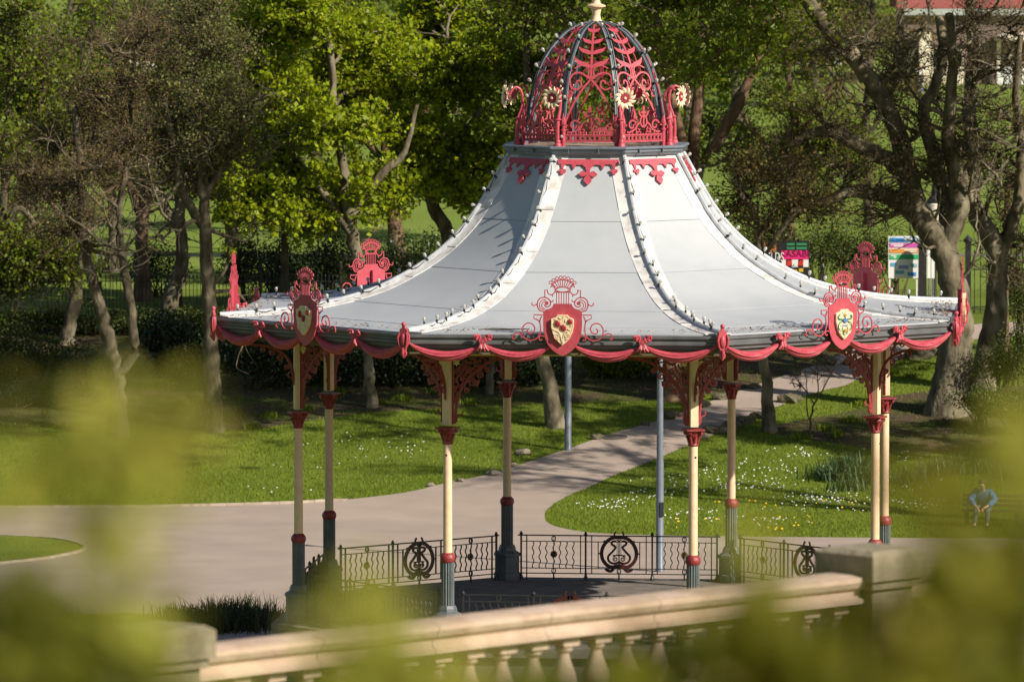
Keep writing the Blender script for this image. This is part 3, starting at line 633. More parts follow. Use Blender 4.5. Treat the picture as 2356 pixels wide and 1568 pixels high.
for a, L in ((0, 108), (pi, 108), (pi/2, 135)): vl.plate(V_([(1040 + L*(x*cos(a) - .55*y*sin(a)), 925 + L*(x*sin(a) + .55*y*cos(a))) for x, y in lf]), .042, slopemap, 0, .001 + .002*a)
parts8('valance', vl.mesh('valance', RED))
# dome ribs
DP = smooth2([(1.58, 10.42), (1.53, 10.9), (1.39, 11.65), (1.15, 12.28), (.76, 12.76), (.45, 12.96), (.12, 13.06)], 5); DPr = [p[0] for p in DP]; DPz = [p[1] for p in DP]
def DR(z): return float(np.interp(z, DPz, DPr))
rb = MB()
for dx in (-.032, .032):
    vs = []
    for r, z in DP: vs += [(dx - .022, -r - .02, z), (dx + .022, -r - .02, z), (dx + .022, -r + .03, z), (dx - .022, -r + .03, z)]
    k = len(DP); rb.add(vs, [(i*4 + q, i*4 + (q + 1) % 4, i*4 + 4 + (q + 1) % 4, i*4 + 4 + q) for i in range(k - 1) for q in range(4)] + [(3, 2, 1, 0), (k*4 - 4, k*4 - 3, k*4 - 2, k*4 - 1)])
vs = []
for r, z in DP: vs += [(-.012, -r - .035, z), (.012, -r - .035, z), (.012, -r - .0, z), (-.012, -r - .0, z)]
rb.add(vs, [(i*4 + q, i*4 + (q + 1) % 4, i*4 + 4 + (q + 1) % 4, i*4 + 4 + q) for i in range(len(DP) - 1) for q in range(4)])
parts8('dome_rib', rb.mesh('dome_rib', GREYB), off=T45/2)
rc_ = MB(); rc_.tube([(.02, -r - .045, z) for r, z in DP], .012, 5); parts8('dome_cable', rc_.mesh('dome_cable', CABLE), off=T45/2)
for k in range(8):
    R3 = Matrix.Rotation(T45*k + T45/2, 3, 'Z')
    for i, z in enumerate((10.62, 10.86, 11.45, 11.78, 12.1, 12.42, 12.72, 12.96)):
        p = R3 @ Vector((.05*(-1)**i, -DR(z) - .09, z)); o = obj('light_bulb', bulb_me, BS, p)
        o.rotation_euler = (R3 @ Vector((.2*(-1)**i, -1, .5 + .4*(z - 10.5)))).to_track_quat('Z', 'Y').to_euler()
# dome fretwork panels
KD = .00256
def dmap(u, w, t): r = DR(w)*C8; return (u, -(r + t), w)
def dp(px): return [((x - 862)*KD, 10.46 + (1150 - y)*.00274) for x, y in px]
dm = MB(); TD = .022
dm.ribbon(dp([(862, y) for y in np.linspace(640, 225, 14)]), 17*KD, TD, dmap)
for y, wd, hgt in ((265, 50, 24), (345, 84, 34), (418, 112, 44), (510, 142, 62)):
    for s in (-1, 1):
        q = smooth2([(862, y + hgt*.65), (862 + s*wd*.35, y + hgt*.35), (862 + s*wd*.75, y + hgt*.05), (862 + s*wd, y - hgt*.5)], 3); k = len(q)
        dm.ribbon(dp(q), [KD*(4 + 34*sin(pi*min(1, .12 + i/(k - 1)*.9))*(hgt/62)**.5) for i in range(k)], .018, dmap, 0, False, .002)
for s in (-1, 1):
    dm.ribbon(dp(smooth2([(862, 645), (862 + s*85, 595), (862 + s*150, 605), (862 + s*176, 655), (862 + s*160, 705), (862 + s*120, 722), (862 + s*82, 700), (862 + s*85, 660), (862 + s*112, 655), (862 + s*122, 680)], 4)), 14*KD, TD, dmap, 0, False, .001)
    dm.ribbon(dp(smooth2([(862 - s*20, 620), (862 + s*70, 720), (862 + s*150, 850), (862 + s*215, 1000), (862 + s*240, 1140)], 4)), 16*KD, TD*.9, dmap, 0, False, .003)
    dm.ribbon(dp(smooth2([(862 + s*30, 640), (862 + s*20, 570), (862 + s*70, 535), (862 + s*140, 560)], 4)), 11*KD, .016, dmap, 0, False, .004)
    dm.ribbon(dp([(862 + s*(178 + p[0]*s), 760 + p[1]) for p in spiral(0, 0, 30, 8, -1.5, 4.5, 16)]), 11*KD, .016, dmap, 0, False, .004)
parts8('dome_fretwork', dm.mesh('dome_fretwork', RED))
# cresting rail round the dome foot
ra = 1.66*C8; ck = MB(); mp = lambda u, w, t: (u, -(ra + t), 10.44 + w); HW = .56
for w_, d in ((.10, .03), (.24, .03)): ck.ribbon([(-HW, w_), (HW, w_)], d, .04, mp)
for i in range(11): ck.ribbon([(-HW + .05 + i*.102, .11), (-HW + .05 + i*.102, .23)], .022, .028, mp, 0, False, .005)
for i in range(10): ck.ribbon([(-HW + .10 + i*.102 + .036*cos(a), .17 + .05*sin(a)) for a in np.linspace(0, 2*pi, 9)[:-1]], .014, .02, mp, 0, True, .008)
for s in (-1, 1):
    ck.tube([mp(s*HW, -.02, .02), mp(s*HW, .34, .02)], .045, 8); ck.lathe([(.03, 0), (.055, .01), (.06, .05), (.035, .07), (.04, .13), (.06, .16), (.065, .19), (.03, .21)], 10, mp(s*HW, .30, .02)); ck.lathe([(.055, 0), (.05, .03), (.005, .20)], 6, mp(s*HW, .50, .02))
    ck.ribbon([(s*(.32 + p[0]*s), .44 + p[1]) for p in spiral(0, 0, .12, .03, .3, 6.6, 18)], .034, .03, mp, 0, False, .006)
    ck.ribbon(smooth2([(s*.46, .30), (s*.36, .30), (s*.24, .36), (s*.16, .46), (s*.08, .50)], 4), .036, .03, mp, 0, False, .002)
    ck.ribbon([(s*(.15 + p[0]*s), .34 + p[1]) for p in spiral(0, 0, .07, .015, 2.0, 8.5, 16)], .026, .03, mp, 0, False, .004)
    ck.ribbon(smooth2([(s*.03, .62), (s*.10, .66), (s*.13, .74)], 3), .04, .026, mp, 0, False, .006); ck.ribbon([(s*.46, .44), (s*.56, .44)], .03, .03, mp, 0, False, .004)
    for x in (.08, .2, .3, .4): ck.tube([mp(s*x, .25, .02), mp(s*x, .31, .02)], .018, 6)
ck.ribbon([(.09*cos(a), .52 + .12*sin(a)) for a in np.linspace(0, 2*pi, 17)[:-1]], .034, .03, mp, 0, True, .003)
ck.ribbon([(0, .40), (0, .62)], .04, .032, mp, 0, False, .005); ck.plate([(0, .86), (.035, .80), (.02, .75), (.09, .70), (.03, .68), (.02, .62), (-.02, .62), (-.03, .68), (-.09, .70), (-.02, .75), (-.035, .80)], .028, mp, 0, .004)
parts8('cresting', ck.mesh('cresting', RED))
# flower brackets at the corners
st = MB(); sp_ = smooth2([(1.76, 10.42), (1.77, 10.8), (1.74, 11.0), (1.66, 11.22), (1.64, 11.42), (1.69, 11.60), (1.79, 11.66), (1.88, 11.60), (1.92, 11.50)], 3)
st.tube([(0, -r, z) for r, z in sp_], [.044 - .022*i/(len(sp_) - 1) for i in range(len(sp_))], 8); st.lathe([(.085, 0), (.085, .06), (.06, .09), (.065, .13), (.055, .15)], 10, (0, -1.76, 10.42)); st.lathe([(.05, 0), (.075, .02), (.05, .05)], 10, (0, -1.735, 10.98))
st_me = st.mesh('flower_stalk', RED, True)
fo = MB(); mpf = lambda u, w, t: (u*1.12, -(1.97 + t), 11.47 + w*1.12)
for i in range(12):
    a0 = 2*pi*i/12; vs = []
    for j in range(6):
        t = j/5; r = .075 + .145*t; a = a0 + .28*t*t; wv = .034*sin(pi*(.12 + .83*t)); z = .03 + .05*sin(pi*t*.8)
        vs += [mpf(r*cos(a) - wv*sin(a), r*sin(a) + wv*cos(a), z), mpf(r*cos(a), r*sin(a), z + .014), mpf(r*cos(a) + wv*sin(a), r*sin(a) - wv*cos(a), z), mpf(r*cos(a), r*sin(a), z - .016)]
    fo.add(vs, [(j*4 + q, j*4 + (q + 1) % 4, j*4 + 4 + (q + 1) % 4, j*4 + 4 + q) for j in range(5) for q in range(4)] + [(0, 1, 2, 3), (20, 21, 22, 23)])
fo.lathe([(.001, .09), (.025, .088), (.034, .06), (.03, .04)], 10, (0, -1.97, 11.47), axis=Matrix.Rotation(pi/2, 3, 'X'))
fo_me = fo.mesh('flower', CREAM2, True)
fc = MB(); star(fc, 0, 11.47, .12, 8, .045, .02, lambda u, w, t: (u, -(1.97 + t), w), .72); fc.lathe([(.115, .0), (.10, .045)], 12, (0, -1.97, 11.47), axis=Matrix.Rotation(pi/2, 3, 'X')); fc_me = fc.mesh('flower_heart', flat('flower_heart_red', (.27, .018, .035), .45))
for k in range(8):
    o = obj('flower_stalk', st_me, BS, rz=T45*k + T45/2); f = obj('flower', fo_me, o); obj('flower_heart', fc_me, o)
fn = MB().lathe([(.13, 13.0), (.135, 13.05), (.10, 13.10), (.085, 13.2), (.12, 13.33), (.20, 13.36), (.205, 13.39), (.10, 13.43), (.075, 13.5), (.095, 13.58), (.075, 13.68), (.05, 13.78), (.06, 13.84), (.03, 14.0), (.004, 14.35)], 20)
obj('finial', fn.mesh('finial', CREAM, True), BS)
# railings between the columns
KR = .00166; ry = RC*C8
def rl(px): return [((x - 1592)*KR, FL + (840 - y)*KR) for x, y in px]
mp = facemap(ry - .02)
frm = MB()
for y, w_ in ((236, 17), (319, 11), (682, 11), (752, 13)): frm.ribbon(rl([(215 if y == 236 else 262, y), (2969 if y == 236 else 2922, y)]), w_*KR, .03, mp)
fr_me = frm.mesh('railing', IRON)
def bar_mesh(name, wavy, y0, y1, w_, knob=False, foot=False):
    m = MB(); mpb = facemap(ry - .02)
    if wavy: m.ribbon([(11*KR*sin((y - y0)/(y1 - y0)*6*pi), FL + (840 - y)*KR) for y in np.linspace(y0, y1, 28)], w_*KR, .022, mpb, 0, False, .004)
    else: m.ribbon([(0, FL + (840 - y0)*KR), (0, FL + (840 - y1)*KR)], w_*KR, .036, mpb, 0, False, -.003)
    if knob: m.lathe([(.018, 0), (.035, .015), (.04, .045), (.022, .07), (.028, .08), (.004, .10)], 8, (0, -ry, FL + (840 - 240)*KR))
    if foot: m.lathe([(.055, 0), (.05, .05), (.03, .10), (.025, .16)], 8, (0, -ry, FL))
    return m.mesh(name, IRON)
POST = bar_mesh('post', False, 840, 215, 24, True, True); THIN = bar_mesh('baluster', False, 750, 240, 13); THINF = bar_mesh('baluster', False, 840, 240, 15); SHORT = bar_mesh('baluster', False, 685, 320, 12); WAVY = bar_mesh('baluster', True, 680, 320, 13)
rg = MB()
for cy in (278, 716): rg.ribbon([(26*KR*cos(a), FL + (840 - cy - 33*sin(a))*KR) for a in np.linspace(0, 2*pi, 13)[:-1]], 14*KR, .026, mp, 0, True, .006)
rg.ribbon(rl([(1592, 745), (1592, 840)]), 20*KR, .03, mp, 0, False, .002)
rg.ribbon(rl([(1592, 240), (1592, 760)]), 6*KR, .012, mp, 0, False, .0)
rg_me = rg.mesh('ring_baluster', IRON)
ros = MB(); star(ros, 0, FL + (840 - 493)*KR, 52*KR, 12, .02, .03, mp, .82); ros.lathe([(.001, .05), (.03, .045), (.035, .02)], 10, (0, -(ry - .0), FL + (840 - 493)*KR), axis=Matrix.Rotation(pi/2, 3, 'X')); ros_me = ros.mesh('rosette', mat('brass_rosette', (.12, .085, .03), .5))
ly = MB()
def L_(pts, w_, n=4, t0=.012): 
    for s in (-1, 1): 
        q = [(1592 + s*(x - 1592), y) for x, y in (smooth2(pts, n) if n else pts)]; ww = [a*KR for a in w_] if isinstance(w_, list) else w_*KR
        ly.ribbon(rl(q), ww, .03, mp, 0, False, t0)
L_([(1560, 252), (1690, 268), (1780, 340), (1825, 440), (1820, 540), (1770, 620), (1700, 660), (1630, 650), (1592, 640)], 48)
L_([(1592, 660), (1650, 670), (1700, 715), (1750, 705), (1775, 680)], 40, 4, .014); L_([(1625, 310), (1680, 315), (1690, 350), (1640, 390), (1680, 450), (1740, 520), (1720, 590), (1650, 612), (1592, 590)], 30, 4, .016)
L_([(1640, 250), (1655, 215), (1632, 178)], [38, 26, 6][:1]*0 or 22, 3, .016); L_([(1592, 500), (1680, 505)], 18, 0, .018); L_([(1640 + p[0], 550 + p[1]) for p in spiral(0, 0, 38, 8, -1.5, 7, 18)], 15, 0, .02); L_([(1618, 320), (1618, 505)], 8, 0, .02); L_([(1820, 470), (1868, 480)], 18, 0, .013); L_([(1770, 340), (1800, 300)], 18, 0, .015)
ly.ribbon(rl([(1592, 240), (1592, 690)]), 16*KR, .026, mp, 0, False, .022)
ly_me = ly.mesh('lyre_medallion', IRONR)
for k in range(8):
    r = obj('railing', fr_me, BS, rz=T45*k)
    def ch(name, me, x): obj(name, me, r, ((x - 1592)*KR, 0, 0))
    for s in (-1, 1):
        X = lambda x: 1592 + s*(x - 1592)
        for x in (262, 1140): ch('post', POST, X(x))
        ch('baluster', THINF, X(338))
        for x in (1070, 1222): ch('baluster', THIN, X(x))
        ch('baluster', SHORT, X(1310))
        for x in (425, 515, 605, 705, 790, 880, 972): ch('baluster', WAVY, X(x))
        ch('ring_baluster', rg_me, X(705)); ch('rosette', ros_me, X(705))
    obj('lyre_medallion', ly_me, r); ch('ring_baluster', rg_me, 1592)
# wind-blown litter in the gutter line and a fallen stick
n = 2600; k = rng.integers(0, 8, n); R = 8.2 - np.abs(rng.normal(0, .38, n)); a = (T45*k + rng.uniform(-T45/2, T45/2, n))
prob = np.where(np.isin(k, [1, 2]), 1.0, .35)*np.clip(1.2 - (8.2 - R)*.8, .05, 1); keep = rng.random(n) < prob; R, a, k = R[keep], a[keep], k[keep]; n = len(R)
Rf = R*C8/np.cos(a - T45*k); z = np.array([rz_(r) for r in R]) + .055
c = np.stack([Rf*np.sin(a), -Rf*np.cos(a), z], 1); t = rng.normal(0, 1, (n, 3)); t[:, 2] *= .25; t /= np.linalg.norm(t, axis=1)[:, None]; b = np.cross(t, [0, 0, 1.]); b /= np.linalg.norm(b, axis=1)[:, None]
sz = rng.uniform(.015, .055, n)[:, None]; up = np.array([0, 0, 1.])*rng.uniform(.0, .5, n)[:, None]
V = np.stack([c - t*sz, c + b*sz*.5 + up*sz, c + t*sz, c - b*sz*.5 + up*sz*.5], 1).reshape(-1, 3)
lo = obj('leaf_litter', np_mesh('leaf_litter', V, [np.arange(n*4).reshape(-1, 4)], LITTER), None, (1.798, 132.47, 0), radians(-5.7)); kind(lo, 'stuff'); lo['label'] = 'dead leaves and husks lying along the eaves of the bandstand roof'
stk = MB().tube([(-1.75, -7.47, 6.955), (-1.45, -7.46, 6.975), (-1.1, -7.44, 6.962), (-.75, -7.45, 6.972)], [.010, .017, .016, .010], 6)
tag(obj('fallen_stick', stk.mesh('fallen_stick', TWIG), None, (1.798, 132.47, 0), radians(-5.7)), 'brown stick lying on the roof eaves left of the front crest', 'stick')

# ------------------------------------------------------------------ vegetation
def unit(a): return a/np.maximum(np.linalg.norm(a, axis=-1, keepdims=True), 1e-9)
def tubes(P, R, s):
    """P (B,n,3), R (B,n) -> verts, quads"""
    B, n, _ = P.shape
    T = np.empty_like(P); T[:, 1:-1] = P[:, 2:] - P[:, :-2]; T[:, 0] = P[:, 1] - P[:, 0]; T[:, -1] = P[:, -1] - P[:, -2]; T = unit(T)
    ref = np.where(np.abs(T[:, :1, 2:3]) < .85, np.array([0, 0, 1.]), np.array([1., 0, 0])); ref = np.broadcast_to(ref, T.shape)
    A = unit(np.cross(T, ref)); Bn = np.cross(T, A); th = np.arange(s)*2*pi/s
    V = P[:, :, None] + R[:, :, None, None]*(A[:, :, None]*np.cos(th)[:, None] + Bn[:, :, None]*np.sin(th)[:, None])
    idx = np.arange(B*n*s).reshape(B, n, s); nx = np.roll(idx, -1, 2)
    F = np.stack([idx[:, :-1], nx[:, :-1], nx[:, 1:], idx[:, 1:]], -1).reshape(-1, 4)
    return V.reshape(-1, 3), F
def bez(p0, p1, p2, n):
    t = np.linspace(0, 1, n)[None, :, None]; return p0[:, None]*(1 - t)**2 + 2*p1[:, None]*t*(1 - t) + p2[:, None]*t**2
def leaf_quads(P, size, r, up=.6, asp=.75, fold=.25):
    n = len(P); N_ = unit(r.normal(0, 1, (n, 3)) + np.array([.25, -.3, up])); T = unit(np.cross(N_, r.normal(0, 1, (n, 3)))); B = np.cross(N_, T)
    s = (size*r.uniform(.55, 1.3, n))[:, None]
    V = np.stack([P - T*s*.5, P + B*s*asp*.5 + N_*s*fold*.5, P + T*s*.5, P - B*s*asp*.5 + N_*s*fold*.5], 1)
    return V.reshape(-1, 3), np.arange(n*4).reshape(-1, 4)
class Acc:
    def __init__(s): s.V = []; s.F = []; s.n = 0
    def add(s, V, F): s.V.append(V); s.F.append(F + s.n); s.n += len(V)
    def mesh(s, name, m, smooth=True): return np_mesh(name, np.concatenate(s.V), s.F, m, smooth)
def tree(label, Y, stems, lobes, r0=.22, bark=BARK, leaf=None, size=.15, nleaf=4, nsec=10, ntw=7, nsub=4, seed=1, group=None, name='tree', base=None, flare=1.5, twl=.75, lspread=.2, droop=0., yc=(0, 0), cat='tree', limbs=0, rs=1.):
    r = np.random.default_rng(seed); A = Acc(); pts_all = []; Y = Y*SC; r0 = r0*SC; size = size*SC; twl = twl*SC
    for si, st_ in enumerate(stems):
        yy = 0 if si == 0 else r.uniform(-.9, .9)
        q = [np.array(at(u, v, Y)) for u, v in st_]; k = len(q)
        for i in range(k): q[i][1] += yy*(i/(k - 1))*1.2 + (r.normal(0, .08) if i else 0)
        if si == 0: zb = H(q[0][1]) - .15; q[0][2] = zb if base is None else q[0][2]; b0 = q[0].copy()
        s3 = np.array(smooth2([tuple(p) for p in q], 5)); n = len(s3); t = np.linspace(0, 1, n)
        rr = (r0 if si == 0 else r0*.62)*(1 - .62*t)*(1 + .04*np.sin(t*17 + seed) + .03*r.normal(0, 1, n))
        if si == 0: rr *= 1 + (flare - 1)*np.exp(-t*14)
        s3[1:-1] += r.normal(0, .02, (n - 2, 3))
        V, F = tubes(s3[None], rr[None], 10); A.add(V, F)
        pts_all += [(p, rr[i], (s3[min(i + 1, n - 1)] - s3[max(i - 1, 0)]), (i/n if si == 0 else .6 + .4*i/n)) for i, p in enumerate(s3)]
    PP = np.array([p[0] for p in pts_all]); PRr = np.array([p[1] for p in pts_all]); PD = unit(np.array([p[2] for p in pts_all])); PT = np.array([p[3] for p in pts_all])
    sc = Y/FOC; Tw = Acc(); Lf = Acc(); leafP = []
    for _ in range(limbs):
        c_ok = np.where((PT > .3) & (PT < .95))[0]; j = int(r.choice(c_ok)); a_ = r.uniform(0, 2*pi); d_ = np.array([cos(a_), sin(a_)*.6, r.uniform(-.15, .6)]); K = 10; q = [PP[j]]; L = r.uniform(.18, .42)
        for i in range(K - 1): d_ = d_ + r.normal(0, .33, 3) + np.array([0, 0, .05]); d_ /= np.linalg.norm(d_); q.append(q[-1] + d_*L)
        q = np.array(q)[None]; V, F = tubes(q, np.linspace(min(.075, PRr[j]*.5), .014, K)[None], 6); A.add(V, F)
        m_ = 16; ti = r.integers(3, K, m_); t0 = q[0][ti]; e = t0 + unit(r.normal(0, 1, (m_, 3)) + np.array([0, 0, .3]))*r.uniform(.3, 1.0, m_)[:, None]
        W = bez(t0, (t0 + e)/2 + r.normal(0, .12, (m_, 3)), e, 5); V, F = tubes(W, np.broadcast_to(np.linspace(.018, .006, 5), (m_, 5)), 4); A.add(V, F)
    for (u, v, ru, rv) in lobes:
        dyy = r.uniform(-1, 1)*min(ru*sc*1.4, 2.5); sh_ = r.uniform(*yc) if v < 180 else 0; c = np.array(at(u, v, Y + sh_)); c[1] += dyy; rad = np.array([ru*sc, (ru + rv)/2*sc, rv*sc])
        d = np.linalg.norm(PP - c, axis=1) + 1.2*np.maximum(0, PP[:, 2] - c[2] + .3) + np.where(PT < .35, 3, 0) + r.uniform(0, .8, len(PP)); j = int(np.argmin(d))
        p0 = PP[j]; L = np.linalg.norm(c - p0); mid = p0 + PD[j]*L*.35 + (c - p0)*.25 + r.normal(0, .12, 3)*L
        limb = bez(p0[None], mid[None], (c + rad*r.normal(0, .3, 3))[None], 9); limb[0, 1:-1] += r.normal(0, .05, (7, 3)); rl_ = np.linspace(min(.11, PRr[j]*.55), .022*rs, 9)
        V, F = tubes(limb, rl_[None], 6); A.add(V, F)
        # secondary branches
        tg = unit(r.normal(0, 1, (nsec, 3)))*(r.uniform(.25, 1, nsec)**.45)[:, None]*rad + c; ti = r.integers(2, 9, nsec); s0 = limb[0][ti]
        mid = (s0 + tg)/2 + r.normal(0, .16, (nsec, 3))*np.linalg.norm(tg - s0, axis=1)[:, None] + np.array([0, 0, .12])
        S = bez(s0, mid, tg, 6); S[:, 1:-1] += r.normal(0, .035, S[:, 1:-1].shape)
        V, F = tubes(S, rs*np.linspace(.042, .013, 6)[None]*r.uniform(.6, 1.3, (nsec, 1)), 4); A.add(V, F)
        # twigs
        m_ = nsec*ntw; si = np.repeat(np.arange(nsec), ntw); ti = r.integers(1, 6, m_); t0 = S[si, ti]; sd_ = unit(S[si, np.minimum(ti + 1, 5)] - S[si, np.maximum(ti - 1, 0)])
        dr = unit(sd_*.7 + unit(r.normal(0, 1, (m_, 3)))*.9 + np.array([0, 0, .25 - droop])); ln = twl*r.uniform(.4, 1.15, m_)[:, None]
        e = t0 + dr*ln; W = bez(t0, (t0 + e)/2 + r.normal(0, .1, (m_, 3))*ln, e, 4)
        V, F = tubes(W, rs*np.linspace(.013, .006, 4)[None]*r.uniform(.8, 1.3, (m_, 1)), 3); Tw.add(V, F)
        k_ = m_*nsub; wi = np.repeat(np.arange(m_), nsub); ti = r.integers(1, 4, k_); u0 = W[wi, ti]; dr2 = unit(dr[wi]*.6 + unit(r.normal(0, 1, (k_, 3))) + np.array([0, 0, .2 - droop])); l2 = twl*.5*r.uniform(.4, 1.1, k_)[:, None]
        e2 = u0 + dr2*l2; V, F = tubes(np.stack([u0, e2], 1), np.broadcast_to(rs*np.array([.0075, .005]), (k_, 2)), 3); Tw.add(V, F)
        if leaf is not None and nleaf > 0:
            q = int(k_*nleaf); li = r.integers(0, k_, q); f = r.uniform(.25, 1.1, q)[:, None]; leafP.append(u0[li] + (e2 - u0)[li]*f + r.normal(0, lspread, (q, 3))*np.array([1, 1, .55]))
    root = thing(name, label, cat, tuple(b0), 0, group); off = np.array(b0)
    def fin(acc, nm, m): 
        for i in range(len(acc.V)): acc.V[i] = acc.V[i] - off
        return obj(nm, acc.mesh(nm, m), root)
    fin(A, 'trunk', bark); tw = fin(Tw, 'twigs', TWIG); kind(tw, 'stuff')
    if leafP:
        V, F = leaf_quads(np.concatenate(leafP) - off, size, r); cobj = obj('crown', np_mesh('crown', V, [F], leaf), root); kind(cobj, 'stuff')
    return root
def lob(*rows): return list(rows)

# --- trees on the park side of the railings
Yb = lambda u, v: gp(u, v).y/SC
G = 'sycamores'
tree('broad tree with bright yellow-green spring leaves whose trunk stands behind the left eaves', Yb(850, 936) + 11, [[(850, 900), (848, 760), (838, 650), (815, 560), (800, 470), (790, 380), (770, 250), (760, 100)], [(812, 540), (740, 440), (680, 370), (620, 320)], [(805, 500), (870, 410), (930, 350), (960, 240)]],
     lob((590, 90, 85, 60), (700, 40, 95, 60), (810, 90, 95, 65), (620, 190, 85, 55), (740, 180, 90, 60), (850, 200, 90, 55), (660, 290, 80, 45), (790, 300, 85, 45), (570, 430, 75, 42), (660, 420, 90, 50), (770, 450, 90, 45), (560, 490, 55, 30), (700, 500, 70, 25), (880, 430, 70, 45), (730, -60, 130, 60)), .27, BARKP, LEAFB, .165, 9, 11, 8, 4, 11, lspread=.14)
tree('leaning bright green tree whose pale trunk rises behind the left roof slope', 187.5, [[(1065, 640), (1035, 560), (1000, 480), (985, 420), (1000, 330), (1020, 220), (1030, 90)], [(990, 440), (940, 400), (900, 340)], [(1000, 370), (1070, 300), (1120, 230)]],
     lob((930, 60, 90, 60), (1040, 50, 95, 65), (1130, 110, 80, 65), (940, 170, 85, 55), (1050, 180, 90, 60), (1140, 230, 60, 45), (960, 300, 80, 45), (1040, 420, 90, 50), (1110, 350, 70, 45), (950, 400, 70, 40), (1100, 430, 55, 40), (1040, -60, 130, 60)), .26, BARKP, LEAFB, .165, 9, 11, 8, 4, 12, lspread=.14)
tree('slender straight trunk with few side branches standing by the black railings', 187, [[(655, 640), (655, 540), (650, 430), (640, 330), (640, 230)]], lob((640, 250, 80, 60), (600, 330, 70, 50), (690, 300, 60, 50)), .13, BARK, LEAFM, .13, 2, 9, 6, 3, 13)
tree('dense mid-green tree growing directly behind the red dome', Yb(1275, 982) + 14, [[(1275, 900), (1268, 780), (1250, 640), (1245, 500), (1235, 350), (1215, 200), (1210, 60)], [(1240, 420), (1300, 300), (1360, 180), (1400, 60)], [(1236, 400), (1180, 300), (1160, 180)]],
     lob((1210, 50, 90, 60), (1320, 30, 90, 60), (1440, 60, 90, 60), (1220, 160, 80, 60), (1340, 150, 90, 60), (1470, 170, 80, 60), (1210, 270, 75, 50), (1320, 270, 80, 50), (1440, 290, 70, 50), (1540, 90, 80, 60), (1400, -60, 120, 60)), .25, BARK, LEAFM, .15, 5, 10, 8, 4, 14)
tree('pale smooth trunk leaning slightly behind the front crest under the eaves', Yb(1275, 982), [[(1278, 985), (1266, 890), (1246, 815), (1242, 700), (1260, 560), (1280, 420), (1290, 200), (1300, -100)]], lob((1290, 440, 90, 60), (1230, 500, 80, 60), (1330, 520, 70, 50), (1200, 0, 110, 70), (1320, -20, 110, 70), (1430, 0, 110, 70), (1230, -150, 120, 80), (1370, -160, 120, 80), (1160, -80, 100, 80), (1300, -300, 130, 80), (1450, -280, 120, 80)), .23, BARKP, LEAFM, .18, 5, 9, 6, 3, 15, yc=(-14, 0))  # lobes above the view are added to shade the earth behind
tree('pale trunk standing in the shade behind the left front column', Yb(853, 936), [[(856, 938), (850, 870), (845, 800), (842, 700), (850, 620)]], lob((850, 640, 60, 30), (900, 660, 50, 25)), .19, BARKP, LEAFM, .13, 1.5, 6, 5, 3, 16)
tree('thin mottled trunk in deep shade beside the swag below the front eaves', Yb(1128, 906), [[(1126, 908), (1130, 850), (1136, 800), (1140, 700)]], lob((1140, 690, 50, 25), (1120, 720, 40, 20)), .13, BARKP, None, nsec=5, ntw=4, seed=17)
tree('lichen-spotted straight trunk standing in front of the rising path', Yb(1768, 993), [[(1770, 995), (1766, 900), (1756, 815), (1758, 700), (1745, 580), (1735, 490), (1700, 440)], [(1748, 600), (1800, 520), (1850, 470)]],
     lob((1690, 460, 80, 50), (1740, 520, 70, 40), (1800, 470, 80, 50), (1860, 480, 70, 40), (1700, 390, 70, 50), (1790, 390, 80, 50)), .17, BARKP, BUD, .10, 2.2, 10, 7, 4, 18)
SHADE = dict(nsec=9, ntw=6, nsub=3)
tree('tall leafy tree whose crown rises above the right roof slope', Yb(1545, 920), [[(1545, 920), (1545, 860), (1560, 700), (1580, 500), (1600, 300), (1620, 50), (1630, -250)], [(1590, 400), (1540, 200), (1500, 0)], [(1640, 350), (1740, 150), (1800, -50)]],
     lob((1530, 120, 90, 60), (1640, 140, 90, 60), (1740, 120, 90, 60), (1560, 10, 110, 70), (1680, 0, 110, 70), (1790, 20, 100, 70), (1500, -130, 120, 80), (1640, -140, 120, 80), (1780, -130, 120, 80), (1880, -60, 110, 80), (1560, -280, 120, 80), (1720, -290, 120, 80), (1860, -230, 120, 80), (1640, -410, 120, 80), (1900, -180, 120, 80), (2010, -260, 120, 80), (1820, -340, 120, 80), (1960, -400, 120, 80)), .30, BARKR, LEAFM, .18, 6, seed=42, yc=(-17, -2), **SHADE)  # unseen high lobes added and pulled forward to shade the earth at left
tree('tall grey trunk with small olive leaves left of the bandstand', Yb(490, 992), [[(492, 994), (488, 880), (482, 740), (474, 600), (470, 480), (462, 380), (450, 250), (455, 100)], [(470, 520), (420, 440), (400, 330), (380, 220)], [(468, 450), (510, 380), (540, 280)]],
     lob((460, 110, 80, 60), (530, 130, 60, 50), (400, 180, 70, 50), (480, 220, 80, 55), (540, 260, 60, 45), (400, 290, 70, 45), (470, 330, 70, 45), (350, 330, 60, 40), (540, 350, 50, 40), (430, 420, 60, 40), (480, 10, 90, 60)), .25, BARK, LEAFO, .085, 3.2, 11, 8, 4, 19, limbs=12, flare=1.3)
tree('forked dark trunk with two spreading stems in front of the left railings', Yb(268, 1005), [[(272, 1010), (272, 920), (268, 850), (248, 780), (228, 700), (205, 610), (190, 500), (185, 380), (170, 250)], [(270, 860), (310, 810), (300, 700), (282, 600), (272, 500), (290, 380), (300, 250), (310, 100)], [(200, 580), (150, 480), (120, 380)]],
     lob((180, 260, 80, 60), (110, 330, 70, 50), (250, 230, 80, 60), (320, 200, 80, 60), (150, 420, 70, 40), (230, 380, 70, 50), (320, 340, 70, 50), (260, 110, 90, 60), (360, 90, 80, 60), (120, 540, 70, 40), (60, 420, 70, 50), (200, 500, 60, 40)), .25, BARK, BUD, .07, 1.6, 11, 7, 4, 20, limbs=12)
